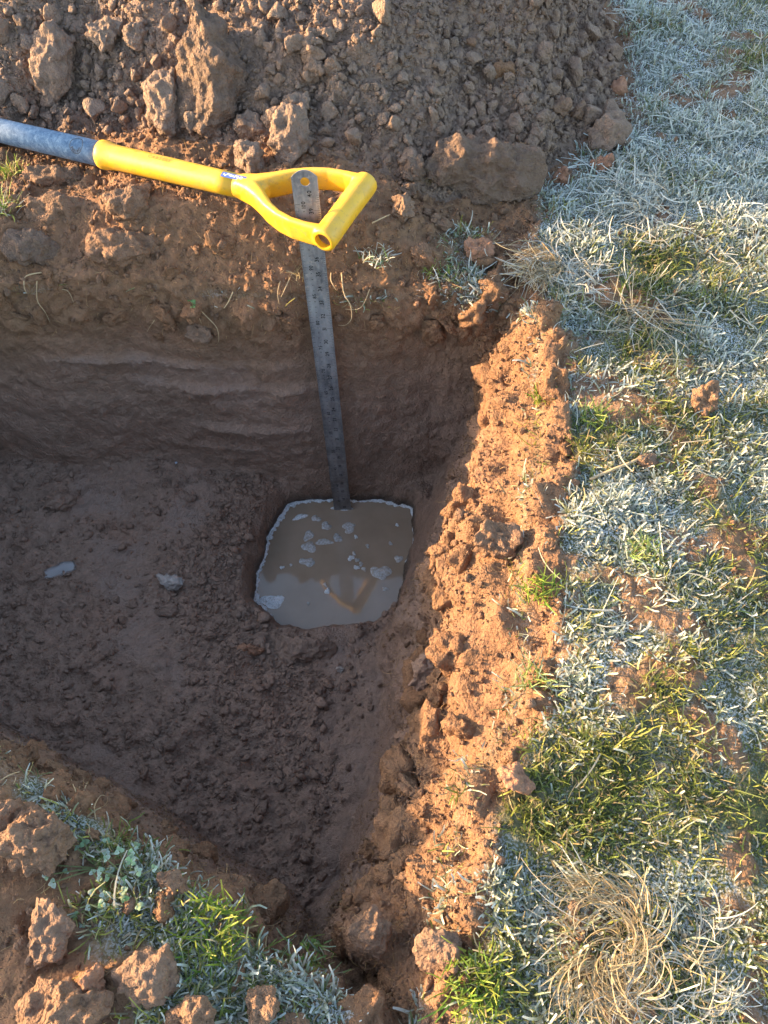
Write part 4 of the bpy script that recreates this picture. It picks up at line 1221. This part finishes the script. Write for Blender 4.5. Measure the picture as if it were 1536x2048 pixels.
# leafy frosted plants and the small weed
M_LEAF = blade_mat("leaf", .25, .6)
def leaf_plant(name, px, py, label, n, rad, size, col, frost, height, droop=0.0):
    c, nn = spot(px, py)
    root = empty(name, c); tag(root, label, "plant")
    SV = []; SF = []; SC = []
    for k in range(n):
        a = random.uniform(0, 6.28); r_ = rad * math.sqrt(random.random()); h_ = height * random.uniform(.35, 1)
        tip = Vector((r_ * math.cos(a), r_ * math.sin(a) - droop * random.random(), h_ * (1 if droop == 0 else random.uniform(-.6, 1))))
        side = Vector((-math.sin(a), math.cos(a), 0)) * .0006
        b = len(SV)
        mid = tip * .5 + Vector((0, 0, h_ * .15))
        for p in (Vector((0, 0, -.002)), mid, tip): SV += [p - side, p + side]
        SF += [(b, b + 1, b + 3, b + 2), (b + 2, b + 3, b + 5, b + 4)]
        SC += [(.16, .17, .06)] * 6
        for q in range(3):      # three leaflets
            aa = a + (q - 1) * 1.7; s_ = size * random.uniform(.7, 1.2)
            d_ = Vector((math.cos(aa), math.sin(aa), random.uniform(-.3, .4))); sv = Vector((-math.sin(aa), math.cos(aa), random.uniform(-.3, .3)))
            ring = [tip + d_ * s_ * (.5 + .5 * math.cos(t)) + sv * s_ * .42 * math.sin(t) * (1.1 - .5 * math.cos(t)) + Vector((0, 0, -.15 * s_ * math.cos(t)**2)) for t in [j * math.pi / 4 for j in range(8)]]
            me = bpy.data.meshes.new("leaf")
            ctr = tip + d_ * s_ * .5 + Vector((0, 0, .12 * s_))
            me.from_pydata([tuple(ctr)] + [tuple(p) for p in ring], [], [(0, 1 + j, 1 + (j + 1) % 8) for j in range(8)])
            at = me.attributes.new('col', 'FLOAT_COLOR', 'POINT')
            base = np.array(col) * random.uniform(.7, 1.3)
            f_ = frost * random.random()
            for j in range(9):
                ff_ = min(1, f_ * (1.2 if j else .6)); cc_ = base + (white - base) * ff_
                at.data[j].color = (*cc_, 1)
            me.materials.append(M_LEAF)
            for p in me.polygons: p.use_smooth = True
            link("leaf", me, root, keep=False)
    me = bpy.data.meshes.new("stem"); me.from_pydata([tuple(v) for v in SV], [], SF); me.materials.append(M_LEAF)
    at = me.attributes.new('col', 'FLOAT_COLOR', 'POINT')
    for j, c_ in enumerate(SC): at.data[j].color = (*c_, 1)
    st = link("stem", me, root, keep=False)
    return root
leaf_plant("leafy_weed", 384, 606, "small green weed dangling from the far pit wall", 6, .012, .006, (.14, .26, .07), .1, .016, .012)
leaf_plant("clover_plant", 195, 1735, "frosted clover on the near bank below the large lumpy clod", 15, .045, .0048, (.14, .22, .10), .6, .016)
leaf_plant("clover_plant", 262, 1760, "frosted clover nearest the rim on the near bank", 14, .03, .0048, (.16, .28, .09), .55, .018)
leaf_plant("clover_plant", 215, 1800, "frosted clover beside the smooth faced slab", 12, .03, .0045, (.14, .22, .10), .55, .014)
leaf_plant("leafy_weed", 625, 1890, "slender green weed leaning over the near rim", 6, .014, .005, (.20, .32, .06), .1, .028)

# thin roots
M_ROOT = plain("pale_root", (.42, .30, .17), .7, .2)
def root_tube(P, r0, r1, n=6):
    rings = []
    for i, p in enumerate(P):
        t = (P[min(len(P) - 1, i + 1)] - P[max(0, i - 1)]).normalized()
        a_ = t.orthogonal().normalized(); b_ = t.cross(a_)
        if rings and a_.dot(rings[-1][1]) < 0: a_ = -a_; b_ = -b_
        r_ = r0 + (r1 - r0) * i / (len(P) - 1)
        rings.append((p, a_ * r_, b_ * r_))
    return ring_tube(rings, n)
def pix_root(pix, out, r0, r1, label, group=None, name="root"):
    """a root through places named by the surface they hang in front of"""
    K = []
    c0 = None
    for (px, py), off in zip(pix, out):
        c, nn = spot(px, py)
        c = c + (Vector((0, 0, CAM_Z)) - c).normalized() * off
        K.append(c)
    P = []
    for i in range(len(K) - 1):
        p0 = K[max(0, i - 1)]; p1 = K[i]; p2 = K[i + 1]; p3 = K[min(len(K) - 1, i + 2)]
        for s in range(5):
            t = s / 5
            P.append(.5 * ((2 * p1) + (p2 - p0) * t + (2 * p0 - 5 * p1 + 4 * p2 - p3) * t * t + (3 * p1 - p0 - 3 * p2 + p3) * t**3))
    P.append(K[-1])
    V, F = root_tube(P, r0, r1)
    return tag(link(name, pym(name, V, F, M_ROOT)), label, "root", group)
pix_root([(92, 545), (52, 550), (48, 575), (55, 588)], [.004, .012, .014, .01], .0012, .0007, "crooked pale root bending at the left end of the far rim")
pix_root([(75, 565), (74, 600), (90, 625), (100, 645)], [.006, .01, .012, .008], .0008, .0004, "long pale root hanging at the left end of the far pit wall")
pix_root([(108, 582), (130, 580), (140, 590), (146, 608)], [.004, .01, .01, .008], .0007, .0004, "forked thin root right of the crooked root")
pix_root([(400, 620), (415, 635), (435, 655), (438, 680), (432, 690)], [.006, .012, .014, .014, .01], .0009, .0003, "long curved root hanging below the small weed")
pix_root([(395, 620), (398, 635), (404, 648)], [.006, .01, .008], .0009, .0003, "short straight root below the small weed")
pix_root([(683, 545), (688, 585), (700, 610), (702, 635), (690, 650), (678, 652)], [.006, .014, .016, .018, .016, .012], .0011, .0004, "long pale root hooking left beside the steel rule")
pix_root([(663, 545), (662, 560), (668, 575), (674, 582)], [.006, .01, .01, .008], .0010, .0005, "short curved root touching the right edge of the steel rule")
pix_root([(740, 580), (730, 605), (715, 618), (690, 618)], [.006, .012, .014, .012], .0008, .0004, "root arching left from the rim right of the steel rule")
pix_root([(580, 555), (568, 580), (562, 595)], [.006, .01, .01], .0008, .0004, "straw coloured root left of the steel rule")
pix_root([(560, 560), (556, 585), (558, 610)], [.004, .01, .01], .0007, .0003, "thin root second from the left side of the steel rule")
pix_root([(465, 585), (455, 605), (448, 618)], [.006, .012, .01], .0012, .0006, "flat pale blade hanging right of the small weed")
pix_root([(310, 640), (300, 655), (292, 665)], [.004, .008, .006], .0006, .0003, "tiny root in the middle of the far wall")
pix_root([(160, 1600), (150, 1570), (142, 1545)], [.0, .012, .02], .0008, .0004, "sunlit root sprig leaning left on the near rim")
pix_root([(160, 1600), (172, 1570), (185, 1542)], [.0, .012, .02], .0010, .0005, "thick sunlit root sprig leaning right on the near rim")
pix_root([(160, 1600), (158, 1580), (168, 1555)], [.0, .012, .02], .0007, .0004, "short thin sunlit root sprig between the two longer ones on the near rim")
pix_root([(192, 1640), (190, 1610), (200, 1590), (212, 1592)], [.0, .01, .016, .016], .0009, .0004, "hooked root rising from the near rim")
pix_root([(0, 1560), (20, 1550), (40, 1540)], [.004, .008, .01], .0008, .0005, "root lying across the left end of the near bank")
pix_root([(1180, 960), (1225, 940), (1260, 925), (1285, 915)], [.004, .008, .01, .008], .0024, .0020, "thick curved root leading to the dark mud knob in the right turf")
pix_root([(745, 445), (765, 435), (780, 428)], [.004, .01, .014], .0012, .0007, "dry stem lying right of the yellow grip")

# small litter on the pit floor
M_GLASS, nt, nodes, links, bs = new_mat("clear_plastic")
bs.inputs['Base Color'].default_value = (.62, .64, .66, 1); bs.inputs['Roughness'].default_value = .2; bs.inputs['Alpha'].default_value = .38
c, nn = spot(122, 1143)
bm = bmesh.new()
gv = [[bm.verts.new((x * .028 + .003 * math.sin(y * 3), (y - .5) * .030 * (1 - .35 * abs(x - .1)), .004 + .0016 * math.sin(x * 4) + .0012 * math.cos(y * 5))) for x in np.linspace(-1, 1, 9)] for y in np.linspace(0, 1, 5)]
for a in range(4):
    for b in range(8): bm.faces.new((gv[a][b], gv[a][b + 1], gv[a + 1][b + 1], gv[a + 1][b])).smooth = True
bmesh.ops.solidify(bm, geom=bm.faces[:], thickness=.0008)
me = bpy.data.meshes.new("plastic_shard"); bm.to_mesh(me); bm.free(); me.materials.append(M_GLASS)
o = link("plastic_shard", me); o.location = c + Vector((0, 0, .004)); o.rotation_euler = (0, 0, .35)
tag(o, "clear plastic shard lying on the left part of the pit floor", "plastic shard")
c, nn = spot(353, 926)
P, F = clod_verts(990, 3, (.006, .004, .011), 8, .05)
o = link("plastic_chip", mesh_np("plastic_chip", P, F, [plain("pale_blue_plastic", (.45, .52, .62), .35)])); o.location = c + Vector((0, -.002, .003)); o.rotation_euler = (.4, .3, .2)
tag(o, "tiny pale blue chip at the foot of the far wall", "chip")
print('TRIS', sum(sum(len(p.vertices) - 2 for p in []) + len(o.data.loops) - 2 * len(o.data.polygons) for o in COL.objects if o.type == 'MESH'))
